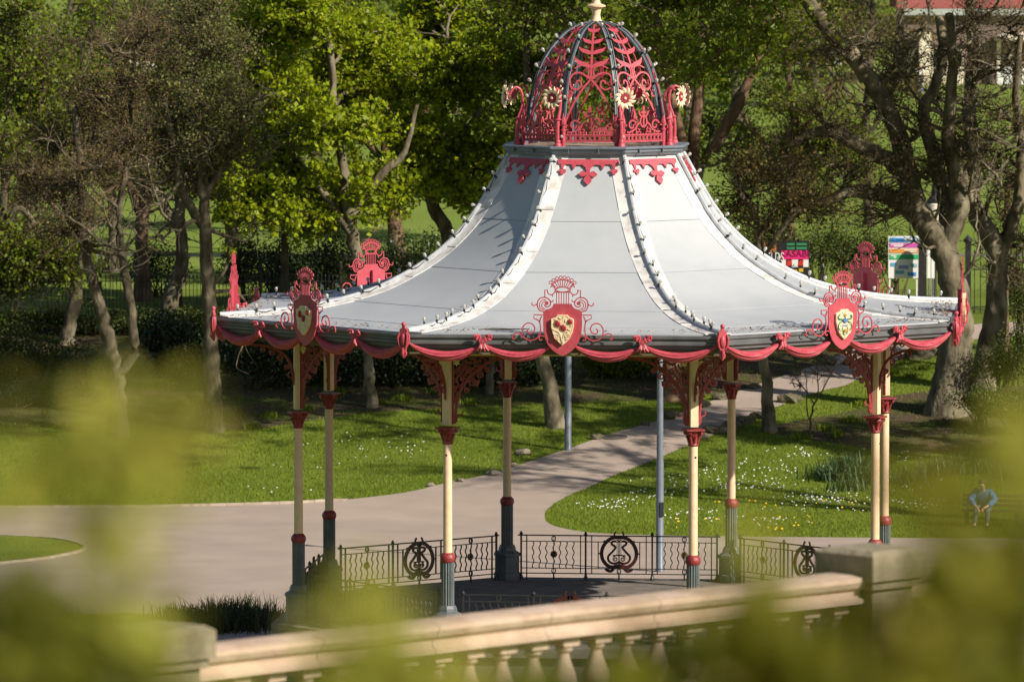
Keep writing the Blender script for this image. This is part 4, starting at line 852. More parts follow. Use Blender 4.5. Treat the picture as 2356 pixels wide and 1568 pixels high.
tree('pale crooked trunk rising from the dark shrubs before the left railings', Yb(150, 850) + 4, [[(150, 850), (158, 760), (172, 690), (182, 600), (180, 500), (170, 400), (160, 280)], [(180, 560), (120, 470), (70, 420)]],
     lob((150, 280, 80, 60), (80, 380, 80, 50), (210, 330, 70, 50), (120, 450, 60, 40), (60, 480, 60, 40), (130, 150, 90, 60)), .24, BARKP, BUD, .07, 1.2, 11, 8, 4, 21, limbs=12)
tree('thick pale trunk bowed to the right just inside the left railings', 184.5, [[(380, 745), (392, 690), (412, 640), (420, 570), (412, 500), (420, 420), (440, 320), (430, 200)], [(415, 530), (370, 460), (330, 400), (300, 300)]],
     lob((430, 180, 80, 60), (380, 260, 70, 50), (320, 300, 70, 50), (470, 280, 60, 50), (340, 420, 60, 40), (440, 60, 90, 60), (330, 60, 90, 60), (380, 130, 80, 50)), .27, BARKP, LEAFO, .08, 1.5, 11, 8, 4, 22, limbs=12)
tree('leafy young tree with yellow-green foliage hanging over the far left shrubs', 181, [[(-30, 820), (-20, 700), (0, 560), (10, 400), (20, 250)], [(0, 540), (50, 480), (100, 560), (110, 640)], [(10, 420), (60, 340), (110, 280)]],
     lob((40, 130, 80, 60), (110, 180, 70, 50), (30, 240, 80, 55), (120, 290, 60, 45), (40, 330, 70, 45), (20, 560, 60, 50), (60, 620, 50, 35), (20, 650, 50, 40), (120, 600, 50, 40), (180, 610, 40, 35), (30, 40, 90, 60)), .2, BARK, LEAFM, .13, 3.6, 10, 8, 4, 23)
# right-hand pair of great bare trees
tree('massive flaring trunk with bare spreading limbs behind the right eaves', Yb(2180, 952), [[(2178, 955), (2190, 880), (2200, 800), (2202, 720), (2190, 640), (2165, 565), (2118, 500), (2090, 420), (2072, 330), (2035, 240), (1980, 150), (1900, 60), (1840, -20)], [(2180, 600), (2184, 530), (2176, 450), (2150, 350), (2130, 260), (2170, 150), (2165, 40)], [(2176, 560), (2205, 480), (2196, 400), (2180, 300), (2190, 180), (2180, 30)], [(2110, 420), (2060, 380), (1990, 340), (1900, 300), (1810, 330)], [(2118, 500), (2040, 450), (1960, 440), (1880, 470)]],
     lob((1900, 130, 90, 60), (2000, 90, 90, 60), (2080, 160, 90, 60), (2000, 250, 90, 55), (1900, 280, 90, 50), (2090, 300, 80, 50), (1820, 330, 70, 45), (1960, 380, 80, 45), (2060, 420, 70, 40), (1900, 470, 70, 40), (2000, 500, 70, 35), (2200, 230, 90, 60), (2180, 90, 90, 60), (2230, 340, 70, 50), (2130, 400, 60, 40), (1840, 400, 60, 40)), .50, BARKP, BUD, .065, 1.3, 11, 6, 4, 24, limbs=18, flare=1.55)
tree('wide forked bare tree beside the iron gate at the right', Yb(2290, 900), [[(2262, 905), (2280, 800), (2292, 700), (2296, 620), (2285, 560), (2250, 500), (2232, 440), (2245, 360), (2230, 260), (2240, 120), (2235, 0)], [(2292, 600), (2322, 530), (2345, 450), (2350, 340), (2335, 220), (2345, 80)], [(2250, 500), (2215, 420), (2200, 330)], [(2345, 440), (2400, 350), (2440, 240)]],
     lob((2250, 150, 80, 60), (2330, 160, 80, 60), (2280, 260, 80, 55), (2350, 300, 70, 50), (2290, 370, 70, 45), (2220, 330, 60, 45), (2330, 60, 80, 60), (2240, 50, 80, 60), (2380, 420, 60, 40), (2330, 560, 50, 30), (2320, 640, 50, 30)), .38, BARKP, BUD, .065, 1.3, 11, 6, 4, 25, limbs=18, flare=1.3)
tree('slim reddish-brown trunk between the gate and the right edge shrubs', Yb(2312, 884) + 2, [[(2318, 884), (2308, 780), (2306, 680), (2312, 560), (2322, 420)]], lob((2330, 420, 60, 50), (2300, 480, 50, 40), (2340, 640, 40, 30)), .21, BARKR, BUD, .07, 2, 8, 6, 3, 26)
tree('small twiggy bare sapling with yellow buds on the bank above the right lawn', Yb(1862, 1003), [[(1862, 1004), (1868, 950), (1890, 900), (1920, 850)], [(1864, 985), (1855, 900), (1850, 840)], [(1875, 930), (1840, 880), (1810, 850)], [(1884, 910), (1880, 850), (1890, 800)]],
     lob((1860, 860, 45, 40), (1900, 850, 40, 35), (1830, 880, 35, 30), (1880, 820, 40, 30)), .035, TWIG, mat('yellow_bud', (.45, .42, .12), .6), .035, .6, 5, 3, 3, 27, rs=.45, cat='sapling', name='sapling', twl=.4, lspread=.03, flare=1.1)
# --- trees beyond the railings
behind = [(60, 200, .22, BARK, LEAFM), (255, 205, .24, BARK, LEAFO), (330, 193, .27, BARKR, BUD), (538, 204, .22, BARKP, LEAFM), (525, 215, .16, BARKP, LEAFM), (720, 222, .24, BARK, LEAFM), (905, 199, .33, BARKR, LEAFM), (1180, 206, .26, BARK, LEAFM), (1600, 204, .26, BARK, LEAFM), (1813, 203, .27, BARKR, LEAFM), (1500, 214, .24, BARK, LEAFM), (2000, 226, .2, BARK, BUD)]
for i, (u, Y, r0, bk_, lf_) in enumerate(behind):
    vb = 784 - FOC*tan(-PITCH + 0) if False else None
    zb = H(Y*SC); b = (zb - CAMZ)/(Y*SC); vb = 784 - FOC*tan(math.atan(b) + PITCH); rr = np.random.default_rng(100 + i)
    x = lambda d: u + d + rr.uniform(-25, 25)
    st1 = [(u, vb), (x(0)*.3 + u*.7, vb - 110), (x(0)*.5 + u*.5, vb - 230), (x(0), vb - 360), (x(0), vb - 520)]
    sts = [st1, [(u, vb - 180), (x(-50), vb - 290), (x(-110), vb - 400)], [(u, vb - 210), (x(50), vb - 330), (x(100), vb - 450)]]
    lbs = [(u + rr.uniform(-170, 170), vb - rr.uniform(230, 640), rr.uniform(65, 95), rr.uniform(40, 65)) for _ in range(11)]
    tree(['tree behind the railings above the blue-green needled shrubs', 'leafy olive tree behind the railings between the forked trunk stems', 'thick reddish trunk behind the railings beside the bowed pale trunk', 'pale double-stemmed tree behind the railings at the left corner of the roof', 'thin pale trunk standing close behind the double-stemmed tree', 'dark trunk far behind the railings under the bright green crown', 'very thick reddish trunk behind the railings above the left roof slope', 'dark tree behind the railings between the bright crown and the dome', 'dark tree behind the railings just right of the dome cornice', 'reddish trunk behind the poster hedge with branches over the field', 'dark tree in the field directly behind the dome', 'bare-twigged slender tree standing alone in the field behind the posters'][i], Y, sts, lbs, r0, bk_, lf_, .13, 3.2 if lf_ != BUD else 1.3, 9, 7, 4, 200 + i, limbs=6, group= 'trees beyond the railings')
far = [(-40, 262), (170, 285), (390, 270), (600, 300), (830, 280), (1050, 295), (1290, 270), (1500, 300), (1700, 285), (1880, 300), (1990, 330)]
for i, (u, Y) in enumerate(far):
    zb = H(Y*SC); vb = 784 - FOC*tan(math.atan((zb - CAMZ)/(Y*SC)) + PITCH); rr = np.random.default_rng(300 + i)
    lbs = [(u + rr.uniform(-130, 130), vb - rr.uniform(70, 330), rr.uniform(60, 90), rr.uniform(40, 60)) for _ in range(10)]
    tree('distant tree with dark leafy crown on the far side of the field', Y, [[(u, vb), (u + rr.uniform(-10, 10), vb - 90), (u + rr.uniform(-20, 20), vb - 220), (u, vb - 320)]], lbs, .25, BARK, LEAFM if i % 3 else LEAFO, .20, 6, 8, 5, 3, 320 + i, 'distant trees across the field', lspread=.35)
# off-frame tree whose bare crown shades the path
tree('bare tree standing on the lawn to the right of the seated person', 152, [[(2900, 1240), (2890, 1000), (2870, 700), (2850, 350), (2860, 0)], [(2880, 760), (2750, 500), (2650, 250)], [(2870, 640), (3000, 400), (3050, 150)]], lob((2700, 150, 150, 110), (2850, -50, 150, 110), (3000, 100, 150, 110), (2800, 250, 150, 110), (2620, 350, 130, 90), (2950, 330, 130, 90), (2720, -150, 150, 110), (2850, -330, 150, 110)), .35, BARK, BUD, .07, 1, 12, 6, 3, 41)

tree('leafy tree on the bank beyond the right-hand bushes', 160, [[(3080, 1100), (3075, 900), (3070, 650), (3060, 350), (3060, 50)], [(3070, 700), (2930, 450), (2850, 200)], [(3070, 640), (3180, 400), (3250, 150)]], lob((2850, 200, 150, 110), (3000, 60, 150, 110), (3150, 180, 150, 110), (2780, 380, 130, 90), (3000, 330, 140, 90), (3200, 380, 130, 90), (2900, -100, 150, 110), (3080, -130, 150, 110), (2750, 50, 130, 100)), .35, BARK, LEAFM, .20, 6, 10, 6, 3, 43)
tree('unseen leafy tree beyond the gate wall with crown stretched to cast shade', 172, [[(2700, 900), (2695, 700), (2690, 500), (2690, 250), (2680, 0)], [(2692, 560), (2600, 380), (2560, 200)]], lob((2560, 150, 120, 90), (2680, 60, 130, 90), (2800, 150, 120, 90), (2600, 300, 110, 70), (2740, 300, 110, 70), (2620, -120, 130, 90), (2760, -130, 130, 90), (2480, -40, 120, 80), (2400, -170, 130, 90), (2290, -220, 130, 90), (2180, -200, 120, 80), (2350, -330, 130, 90), (2220, -370, 130, 90), (2500, -280, 130, 90)), .3, BARK, LEAFM, .20, 6, 10, 6, 3, 44, yc=(-21, -4))  # out of view; high crown stretched left and forward to shade the earth
# --- shrubs
def shrub(name, label, c, rad, n, leaf, size, seed, group=None, cat='shrub', asp=.6, up=.5):
    r = np.random.default_rng(seed); c = np.array(c, float); gz = H(c[1])
    root = thing(name, label, cat, (c[0], c[1], gz), 0, group)
    off = np.array([c[0], c[1], gz]); nb = 14
    d = unit(r.normal(0, 1, (nb, 3))); d[:, 2] = np.abs(d[:, 2]); cl_ = d*np.array(rad)*r.uniform(.3, .75, nb)[:, None]; cl_[:, 2] += c[2] - gz
    k = r.integers(0, nb, n); q = unit(r.normal(0, 1, (n, 3)))*(r.uniform(.2, 1, n)**.4)[:, None]*np.array(rad)*.52*r.uniform(.7, 1.3, n)[:, None]
    P = cl_[k] + q; P = P[P[:, 2] > .02]
    V, F = leaf_quads(P, size, r, up, asp); kind(obj('foliage', np_mesh('foliage', V, [F], leaf), root), 'stuff')
    s0 = r.normal(0, .12, (nb, 3))*np.array([1, 1, 0]); S = bez(s0, (s0 + cl_)/2 + r.normal(0, .1, (nb, 3)), cl_, 5); V, F = tubes(S, np.broadcast_to(np.linspace(.03, .01, 5), (nb, 5)), 4)
    obj('stems', np_mesh('stems', V, [F], TWIG), root); return root
def srow(lst, name, label, leaf, size, n, seed, group, asp=.6):
    for i, (u, v, Y, rx, rz) in enumerate(lst):
        Y *= SC; rx *= SC; rz *= SC; p = at(u, v, Y); shrub(name, label, (p.x, Y, max(p.z, H(Y) + .3)), (rx, rx*.8, rz), n, leaf, size, seed + i, group, asp=asp)
srow([(20, 830, 177, 1.3, 1.3), (120, 850, 176, 1.2, 1.0), (-60, 870, 175, 1.3, 1.0)], 'shrub', 'brown-tipped dense shrub at the foot of the left railings', LEAFH, .085, 5200, 500, 'brown-tipped shrubs by the left railings')
srow([(205, 850, 174.5, 1.1, .8), (120, 910, 173.5, 1.0, .6), (50, 930, 173, 1.0, .5)], 'pine_shrub', 'soft blue-green needled shrub in front of the left hedge', LEAFP, .07, 5200, 520, 'blue-green needled shrubs', .25)
srow([(370, 800, 178, 1.2, 1.2), (440, 820, 177.5, 1.1, 1.1), (545, 840, 178.5, 1.1, 1.2)], 'laurel_shrub', 'glossy-leaved laurel shrub between the left tree trunks', LEAFD, .13, 3000, 540, 'glossy laurel shrubs')
srow([(590 + 82*i, 850 + (i % 3)*8, Yb(600, 893 - (i % 3)*6), 1.05, 1.15) for i in range(9)], 'evergreen_shrub', 'dark evergreen shrub in the shade behind the bandstand columns', LEAFD, .12, 2800, 560, 'dark shrubs behind the bandstand')
srow([(560 + 64*i, 625 + (i % 3)*16, 191 + (i % 3)*1.6, 1.15, 1.25 + .3*(i % 2)) for i in range(8)], 'holly_shrub', 'dark bushy shrub growing just beyond the railings', LEAFD, .10, 3000, 580, 'shrubs beyond the railings')
srow([(-20 + 190*i, 610 + (i % 3)*10, 192 + (i % 3)*1.4, 1.0, 1.0 + .25*(i % 2)) for i in range(3)], 'holly_shrub', 'dark bushy shrub beyond the left stretch of railings', LEAFD, .10, 2600, 590, 'shrubs beyond the left railings')
srow([(1385 + 70*i, 850, Yb(1400, 868), .9, .7) for i in range(3)], 'evergreen_shrub', 'mid-green leafy shrub seen under the eaves beyond the lamp posts', LEAFM, .10, 2400, 600, 'leafy shrubs beyond the lamp posts')
srow([(1690 + 62*i, 600, 190.5, .95, 1.15) for i in range(7)], 'hedge_shrub', 'clipped yellowish hedge plant behind the poster railings', LEAFH, .085, 2600, 620, 'hedge behind the posters')
srow([(2300, 860, 172, 1.0, .9), (2370, 820, 171, 1.0, 1.1), (2350, 700, 181, .9, 1.0), (2250, 930, 170, .9, .5), (2340, 950, 169, 1.0, .6), (2130, 740, 181, .8, .6), (2060, 720, 183, .7, .5)], 'shrub', 'loose green shrub on the bank below the right-hand trees', LEAFH, .075, 4200, 640, 'green shrubs on the right bank')
srow([(1540, 900, 176.5, .45, .45)], 'shrub', 'bare brown twiggy bush beside the nearer lamp post', mat('dry_twig', (.15, .10, .07), .9, island=.5), .06, 1500, 660, None, .15)
srow([(0 + 75*i, 790, 184.2, 1.1, .55) for i in range(8)], 'hedge_shrub', 'low clipped hedge plant with brownish tips along the left railings', LEAFH, .08, 2600, 680, 'low hedge along the left railings')

# --- ground plants with strap leaves
def tuft(name, label, p, n, hgt, spread, wd, m, seed, group=None, cat='plant'):
    r = np.random.default_rng(seed); a = r.uniform(0, 2*pi, n); b = np.stack([r.normal(0, spread*.4, n), r.normal(0, spread*.4, n), np.zeros(n)], 1); h = hgt*r.uniform(.6, 1.15, n)
    out = np.stack([np.cos(a), np.sin(a), np.zeros(n)], 1); ln = h*r.uniform(.15, .9, n); side = np.stack([-np.sin(a), np.cos(a), np.zeros(n)], 1)
    V = []; K = 5
    for i in range(K):
        t = i/(K - 1); c = b + out*(ln*t**1.6)[:, None] + np.array([0, 0, 1.])*(h*(t - .35*t**3*(ln/h)))[:, None]; ww = wd*(1 - t**2*.92)/2
        V += [c - side*ww, c + side*ww]
    V = np.stack(V, 1); idx = np.arange(n*2*K).reshape(n, 2*K)
    F = np.concatenate([np.stack([idx[:, 2*i], idx[:, 2*i + 1], idx[:, 2*i + 3], idx[:, 2*i + 2]], 1) for i in range(K - 1)])
    return tag(obj(name, np_mesh(name, V.reshape(-1, 3), [F], m), None, tuple(p)), label, cat, group)
for i, (u, v, n, h, s) in enumerate([(1915, 1102, 190, .55, .8), (1950, 1092, 260, .70, .8), (1988, 1108, 220, .6, .8), (1952, 1128, 160, .42, .6)]):
    tuft('daffodil_clump', 'clump of blue-green strap leaves on the lawn beside the right columns', gp(u, v), n, h, s, .045, BLADE, 700 + i, 'daffodil leaf clumps by the right columns')
for i, (u, v, n, h, s) in enumerate([(2100, 1110, 110, .5, .7), (2150, 1095, 140, .6, .9), (2185, 1090, 130, .65, .8), (2340, 1100, 130, .6, .9), (2280, 1085, 90, .5, .8)]):
    tuft('daffodil_clump', 'clump of pale green strap leaves on the lawn near the bench', gp(u, v), n, h, s, .03, BLADE, 720 + i, 'daffodil leaf clumps near the bench')
for i, (u, v, Y) in enumerate([(410, 1425, 0), (470, 1430, 0), (520, 1430, 0), (560, 1428, 0), (600, 1432, 0), (640, 1440, 0), (100, 1430, 0), (150, 1440, 0), (50, 1440, 0), (555, 1450, 0), (480, 1455, 0)]):
    p = gp(u, v); big = 1.25 if 500 < u < 590 else .8
    tuft('grass_tuft', 'dark spiky tuft of ornamental grass at the near edge of the plaza', p, 260, .55*big, .8*big, .03, BLADED, 740 + i, 'ornamental grass tufts by the plaza')
for i, (u, v) in enumerate([(700, 945), (780, 905), (870, 930), (930, 920), (1010, 905), (1080, 930), (1560, 820), (1600, 835), (1560, 870), (1900, 990), (1960, 970), (1980, 935), (2060, 860), (2100, 870), (2130, 850), (1840, 1010), (1930, 1005), (580, 985), (620, 960)]):
    tuft('weed_clump', 'small rough clump of wild greenery in the shaded earth under the trees', gp(u, v), 90, .24, .36, .035, GRASS, 780 + i, 'wild green clumps under the trees')

# ------------------------------------------------------------------ railings, gate, lamp posts, posters
FY = 186.0*SC; FZ = H(FY)
fence = thing('iron_fence', 'long black spear-topped iron railings running between the park and the field', 'fence', (0, FY, FZ))
x0, x1, sec = -26.84, 12.9, 2.65; ns = int((x1 - x0)/sec)
pm = MB()
for i in range(int(sec/.122)):
    x = .06 + i*.122; pm.box((x, 0, .80), (.020, .020, 1.42)); pm.lathe([(.014, 1.50), (.022, 1.54), (.002, 1.64)], 4, (x, 0, 0))
pm.box((sec/2, 0, .22), (sec, .045, .025)); pm.box((sec/2, 0, 1.38), (sec, .045, .025)); pan_me = pm.mesh('picket_panel', IRON)
po = MB(); po.box((0, 0, .88), (.085, .085, 1.80)); po.lathe([(.05, 1.78), (.07, 1.80), (.075, 1.85), (.03, 1.92), (.004, 1.98)], 8); po_me = po.mesh('fence_post', IRON)
for i in range(ns + 1):
    obj('fence_post', po_me, fence, (x0 + i*sec, 0, 0))
    if i < ns: kind(obj('picket_panel', pan_me, fence, (x0 + i*sec, 0, 0)), 'stuff')
gx = at(2235, 700, 188.5*SC).x; gate = thing('iron_gate', 'tall black iron gate with a scrolled arched top beside the forked bare tree', 'gate', (gx, 188.5*SC, H(188.5*SC)))
for s in (0, 1):
    lm = MB()
    for i in range(7):
        x = s*1.4 + .1 + i*.2; hh = 1.9 + .75*sin(pi*(x)/2.8); lm.box((x, 0, hh/2 + .05), (.028, .028, hh)); lm.lathe([(.015, 0), (.03, .05), (.002, .16)], 4, (x, 0, hh + .05))
    lm.box((s*1.4 + .7, 0, .25), (1.36, .04, .04)); lm.box((s*1.4 + .7, 0, 1.5), (1.36, .04, .04)); lm.ribbon([(s*1.4 + .05 + .13*i, 1.9 + .75*sin(pi*(s*1.4 + .05 + .13*i)/2.8)) for i in range(11)], .04, .04, lambda u, w, t: (u, -.02 + t, w))
    lm.ribbon([(s*1.4 + (.35 if s == 0 else 1.05) + p[0], 2.45 + p[1]) for p in spiral(0, 0, .2, .05, 0, 7, 20)], .03, .03, lambda u, w, t: (u, -.01 + t, w))
    obj('gate_leaf', lm.mesh('gate_leaf', IRON), gate)
for x in (-.12, 2.92): obj('gate_post', po_me, gate, (x, 0, 0)).scale = (2.2, 2.2, 1.35)
low = MB(); low.box((2.5, 0, .3), (5, .35, .6)); low.box((2.5, 0, .63), (5.0, .42, .06)); gwx = at(2250, 745, 186.3*SC).x
tag(obj('low_wall', low.mesh('low_wall', STONED), None, (gx + 3.3, 187.6*SC, H(187.6*SC))), 'low dark stone wall running on from the iron gate', 'wall')
# grey lamp posts behind the bandstand
def lamp_post(u, v, label, box=False):
    p = gp(u, v); r = thing('lamp_post', label, 'lamp post', tuple(p)); m = MB().lathe([(.12, 0), (.12, .05), (.10, .08), (.097, 2.8), (.088, 2.9), (.065, 7.2)], 16); obj('pole', m.mesh('pole', GREYB, True), r)
    h = MB(); h.lathe([(.06, 7.2), (.14, 7.28), (.16, 7.4), (.12, 7.48), (.01, 7.52)], 16); obj('lantern', h.mesh('lantern', GREY, True), r)
    if box:
        b = MB(); b.box((.04, -.105, 1.62), (.11, .05, .36)); b.box((.04, -.135, 1.62), (.09, .012, .32)); obj('sign_plate', b.mesh('sign_plate', flat('dark_plate', (.025, .03, .045), .4)), r)
lamp_post(1307, 1036, 'tall grey lamp post standing at the grass edge farther up the path')
lamp_post(1518, 1315, 'grey lamp post with a small dark plate just behind the bandstand railing', True)
# black lamp standard with a cream lantern by the gate
p = at(2150, 740, 189*SC); p.z = H(189*SC); r = thing('lamp_standard', 'black lamp standard with pale lantern seen between the stems of the right tree', 'lamp post', tuple(p)); zt = at(2150, 470, 189*SC).z - p.z
m = MB().lathe([(.14, 0), (.12, .3), (.07, .5), (.055, zt - .7), (.09, zt - .6)], 12); obj('pole', m.mesh('pole', IRON, True), r)
m = MB().lathe([(.09, zt - .60), (.17, zt - .50), (.29, zt - .22), (.30, zt + .0), (.27, zt + .05)], 16); obj('lantern', m.mesh('lantern', mat('opal_lantern', (.82, .74, .62), .35), True), r)
m = MB().lathe([(.29, zt + .05), (.31, zt + .09), (.14, zt + .30), (.10, zt + .5), (.12, zt + .58), (.07, zt + .75), (.12, zt + .85), (.02, zt + .98)], 12); obj('lantern_cap', m.mesh('lantern_cap', IRON, True), r)
def text_part(txt, size, parent, loc, m, sx=1.):
    c = bpy.data.curves.new('lettering', 'FONT'); c.body = txt; c.size = size; c.align_x = 'CENTER'; c.align_y = 'CENTER'; c.extrude = .004
    t = bpy.data.objects.new('lettering', c); COL.objects.link(t); me = bpy.data.meshes.new_from_object(t.evaluated_get(bpy.context.evaluated_depsgraph_get())); bpy.data.objects.remove(t)
    me.materials.clear(); me.materials.append(m); o = obj('lettering', me, parent, loc, rot=(pi/2, 0, 0)); o.scale = (sx, 1, 1); return o
def band(parent, name, x0, z0, x1, z1, m, t=.012): b = MB().box(((x0 + x1)/2, -.025 - t/2, (z0 + z1)/2), (x1 - x0, t, z1 - z0)); return obj(name, b.mesh(name, m), parent)
def board(name, label, u0, v0, u1, v1, Y, legs=True, m=WHITE):
    a = at(u0, v0, Y); b = at(u1, v1, Y); gz = H(Y); r = thing(name, label, 'sign', (a.x, Y, gz)); W_, Z1, Z0 = b.x - a.x, a.z - gz, b.z - gz
    bb = MB().box((W_/2, 0, (Z0 + Z1)/2), (W_, .04, Z1 - Z0)); obj('panel', bb.mesh('panel', m), r)
    if legs:
        for x in (.05, W_ - .05): q = MB().box((x, .03, Z0/2), (.05, .05, Z0)); obj('leg', q.mesh('leg', WHITE if m == WHITE else IRON), r)
    sx = W_/(u1 - u0); sz = (Z1 - Z0)/(v1 - v0)
    return r, lambda u: (u - u0)*sx, lambda v: Z1 - (v - v0)*sz
PY = 185.7*SC
r, X, Z = board('poster', 'dark concert poster on the railings with white lettering under a brown photograph', 1745, 555, 1798, 630, PY, True, BLACKP)
band(r, 'photo', X(1757), Z(580), X(1786), Z(557), mat('poster_photo', (.40, .17, .06), .5, (.12, .05, .03), 5))
text_part('SHIELDS', .42, r, (X(1771), -.035, Z(592)), WHITE, .62)
for q in range(4): band(r, 'white_mark', X(1772 + 6*q), Z(616), X(1776 + 6*q), Z(603), WHITE)
r, X, Z = board('poster', 'pink banded concert poster with red script beside the dark poster', 1796, 553, 1861, 632, PY + .03, True, BLACKP)
PINK = flat('poster_pink', (.72, .02, .17)); GRN = flat('poster_green', (.03, .25, .10)); REDT = flat('poster_red', (.70, .04, .02)); DTX = flat('poster_maroon', (.16, .0, .05))
for i, (a, b) in enumerate(((1810, 1828), (1832, 1856))):
    band(r, 'green_line', X(a), Z(564), X(b), Z(559), GRN); band(r, 'green_line', X(a), Z(573), X(b), Z(568), GRN)
band(r, 'pink_band', X(1797), Z(596), X(1860), Z(576), PINK); text_part('KASABI', .30, r, (X(1828), -.045, Z(584)), DTX)
for a, b in ((1797, 1808), (1822, 1836), (1848, 1860)): band(r, 'white_square', X(a), Z(614), X(b), Z(597), WHITE)
for u_ in (1811, 1814, 1818, 1839, 1842, 1845):
    q = MB().ribbon([(X(u_ - 2), Z(611)), (X(u_ + 1), Z(604)), (X(u_ + 3), Z(599))], .05, .012, lambda u, w, t: (u, -.040 - t, w)); obj('red_stroke', q.mesh('red_stroke', REDT), r)
for i, (a, b, v) in enumerate(((1812, 1822, 620), (1826, 1834, 623), (1838, 1848, 620))): band(r, 'yellow_patch', X(a), Z(v + 5), X(b), Z(v - 3), flat('poster_yellow', (.62, .42, .04)))
r, X, Z = board('notice_board', 'white park notice board with blue, magenta, orange and green bands', 2044, 543, 2113, 640, 188.0*SC)
for v0, v1, c in ((547, 557, (.03, .26, .62)), (559, 569, (.60, .10, .42)), (572, 582, (.72, .30, .08)), (585, 596, (.03, .42, .14))):
    nm = 'colour_band'; b = band(r, nm, X(2047), Z(v1), X(2112), Z(v0), flat('band_%d' % v0, c))
    k = 2080 if v0 in (547, 572) else 2050
    for j in range(2): band(r, 'white_lines', X(k + (6 if j else 0)), Z(v0 + 4 + 4*j), X(k + (28 if v0 != 585 else 12)), Z(v0 + 1.5 + 4*j), WHITE, .018)
for j, (a, b, v, c) in enumerate(((2050, 2062, 606, (.12, .35, .6)), (2068, 2090, 612, (.2, .3, .6)), (2060, 2080, 624, (.1, .4, .5)), (2088, 2108, 628, (.05, .3, .7)), (2094, 2110, 608, (.3, .5, .6)))): band(r, 'colour_patch', X(a), Z(v + 6), X(b), Z(v - 2), flat('patch_%d' % j, c))
for i, u in enumerate((2125, 2134, 2143)):
    r, X, Z = board('narrow_panel', 'narrow upright white panel standing beside the notice board', u, 548 + 6*i, u + 7, 640, (188.4 + .2*i)*SC); r['group'] = 'narrow white panels by the notice board'
m = MB().box((0, 0, 1.15), (.26, .26, 2.3)); m.lathe([(.17, 2.3), (.19, 2.36), (.15, 2.42), (.08, 2.55), (.01, 2.62)], 8); p = at(2122, 640, 187.6*SC)
tag(obj('gate_pier', m.mesh('gate_pier', IRON), None, (p.x, 187.6*SC, H(187.6*SC))), 'thick black iron pier with a pointed cap beside the white notice board', 'post')

# ------------------------------------------------------------------ far houses
def house(u0, u1, Y, label, hgt, wallm, bays=2):
    Y *= SC; a = at(u0, 100, Y).x; b = at(u1, 100, Y).x; gz = H(Y); W_ = b - a; r = thing('house', label, 'house', (a, Y, gz)); D = 7
    m = MB().box((W_/2, D/2, hgt/2), (W_, D, hgt)); obj('wall', m.mesh('wall', wallm), r)
    m = MB(); e = .4; rh = 2.6; m.add([(-e, -e, hgt), (W_ + e, -e, hgt), (W_ + e, D + e, hgt), (-e, D + e, hgt), (-e, D/2, hgt + rh), (W_ + e, D/2, hgt + rh)], [(0, 1, 5, 4), (2, 3, 4, 5), (1, 2, 5), (3, 0, 4), (3, 2, 1, 0)]); rf = obj('roof', m.mesh('roof', TILE), r)
    c = MB().box((W_*.7, D/2, hgt + rh + .2), (.9, .7, 1.6)); obj('chimney', c.mesh('chimney', BRICK), rf)
    m = MB().box((W_/2, -.25, hgt - .2), (W_, .5, .36)); obj('eaves_board', m.mesh('eaves_board', flat('eaves_grey', (.42, .45, .42))), r)
    n = max(2, int(W_/3.2))
    for i in range(n):
        x = (i + .5)*W_/n
        if i % 2 == 0:
            m = MB().box((x - .95, -.35, 1.5), (.65, .7, 3.0)); obj('pilaster', m.mesh('pilaster', RENDER_), r)
            m = MB().box((x + .35, -.3, 1.0), (1.8, .6, 2.0)); bay = obj('bay', m.mesh('bay', RENDER_), r)
            for q in (-.45, .45): w_ = MB().box((x + .35 + q, -.61, 1.45), (.7, .03, .9)); obj('pane', w_.mesh('pane', GLASSD), bay)
        else:
            m = MB().lathe([(.0, .0), (1.25, .0), (1.2, .2), (.8, .42), (.2, .5)], 16, (x, -.4, 2.5)); obj('canopy', m.mesh('canopy', RENDER_, True), r)
            m = MB().box((x, -.03, 1.1), (1.0, .06, 2.2)); d_ = obj('door', m.mesh('door', GLASSD), r)
            [obj('porch_post', MB().box((x + q, -.5, 1.25), (.22, .22, 2.5)).mesh('porch_post', RENDER_), r) for q in (-.95, .95)]
            m = MB().box((x + .1, -1.3, .5), (2.4, .3, 1.0)); obj('porch_wall', m.mesh('porch_wall', WHITE), r)
house(2080, 2420, 322, 'brown brick house with cream bays and red tiled roof beyond the right trees', 4.3, BRICK)
house(250, 420, 335, 'pale rendered house glimpsed through the twigs at the left', 4.2, RENDER_)
house(1830, 2000, 345, 'red roofed brick house mostly hidden behind the green trees', 4.3, BRICK)

# ------------------------------------------------------------------ stone balustrade on the terrace
pR = Vector((.05346*55, 55, 0)); BZ = 8.5; TOP = CAMZ - .10786*55
BAL = thing('stone_balustrade', 'weathered pale stone balustrade with square piers on the near terrace', 'balustrade', (pR.x, pR.y, BZ), radians(225)); hT = TOP - BZ
LB = 8.15                                                       # distance between the piers along the rail
def coping(x0, x1):
    pf = [(-.19, hT - .25), (-.19, hT - .21), (-.15, hT - .19), (-.15, hT - .14), (-.20, hT - .11), (-.23, hT - .06), (-.23, hT - .02), (-.12, hT), (.12, hT), (.23, hT - .02), (.23, hT - .06), (.20, hT - .11), (.15, hT - .14), (.15, hT - .19), (.19, hT - .21), (.19, hT - .25)]
    k = len(pf); return MB().add([(x, y, z) for x in (x0, x1) for y, z in pf], [tuple(range(k)), tuple(range(k, 2*k))] + [(i, (i + 1) % k, k + (i + 1) % k, k + i) for i in range(k)]).mesh('coping_stone', STONE)
bal = MB(); hb = hT - .25; 
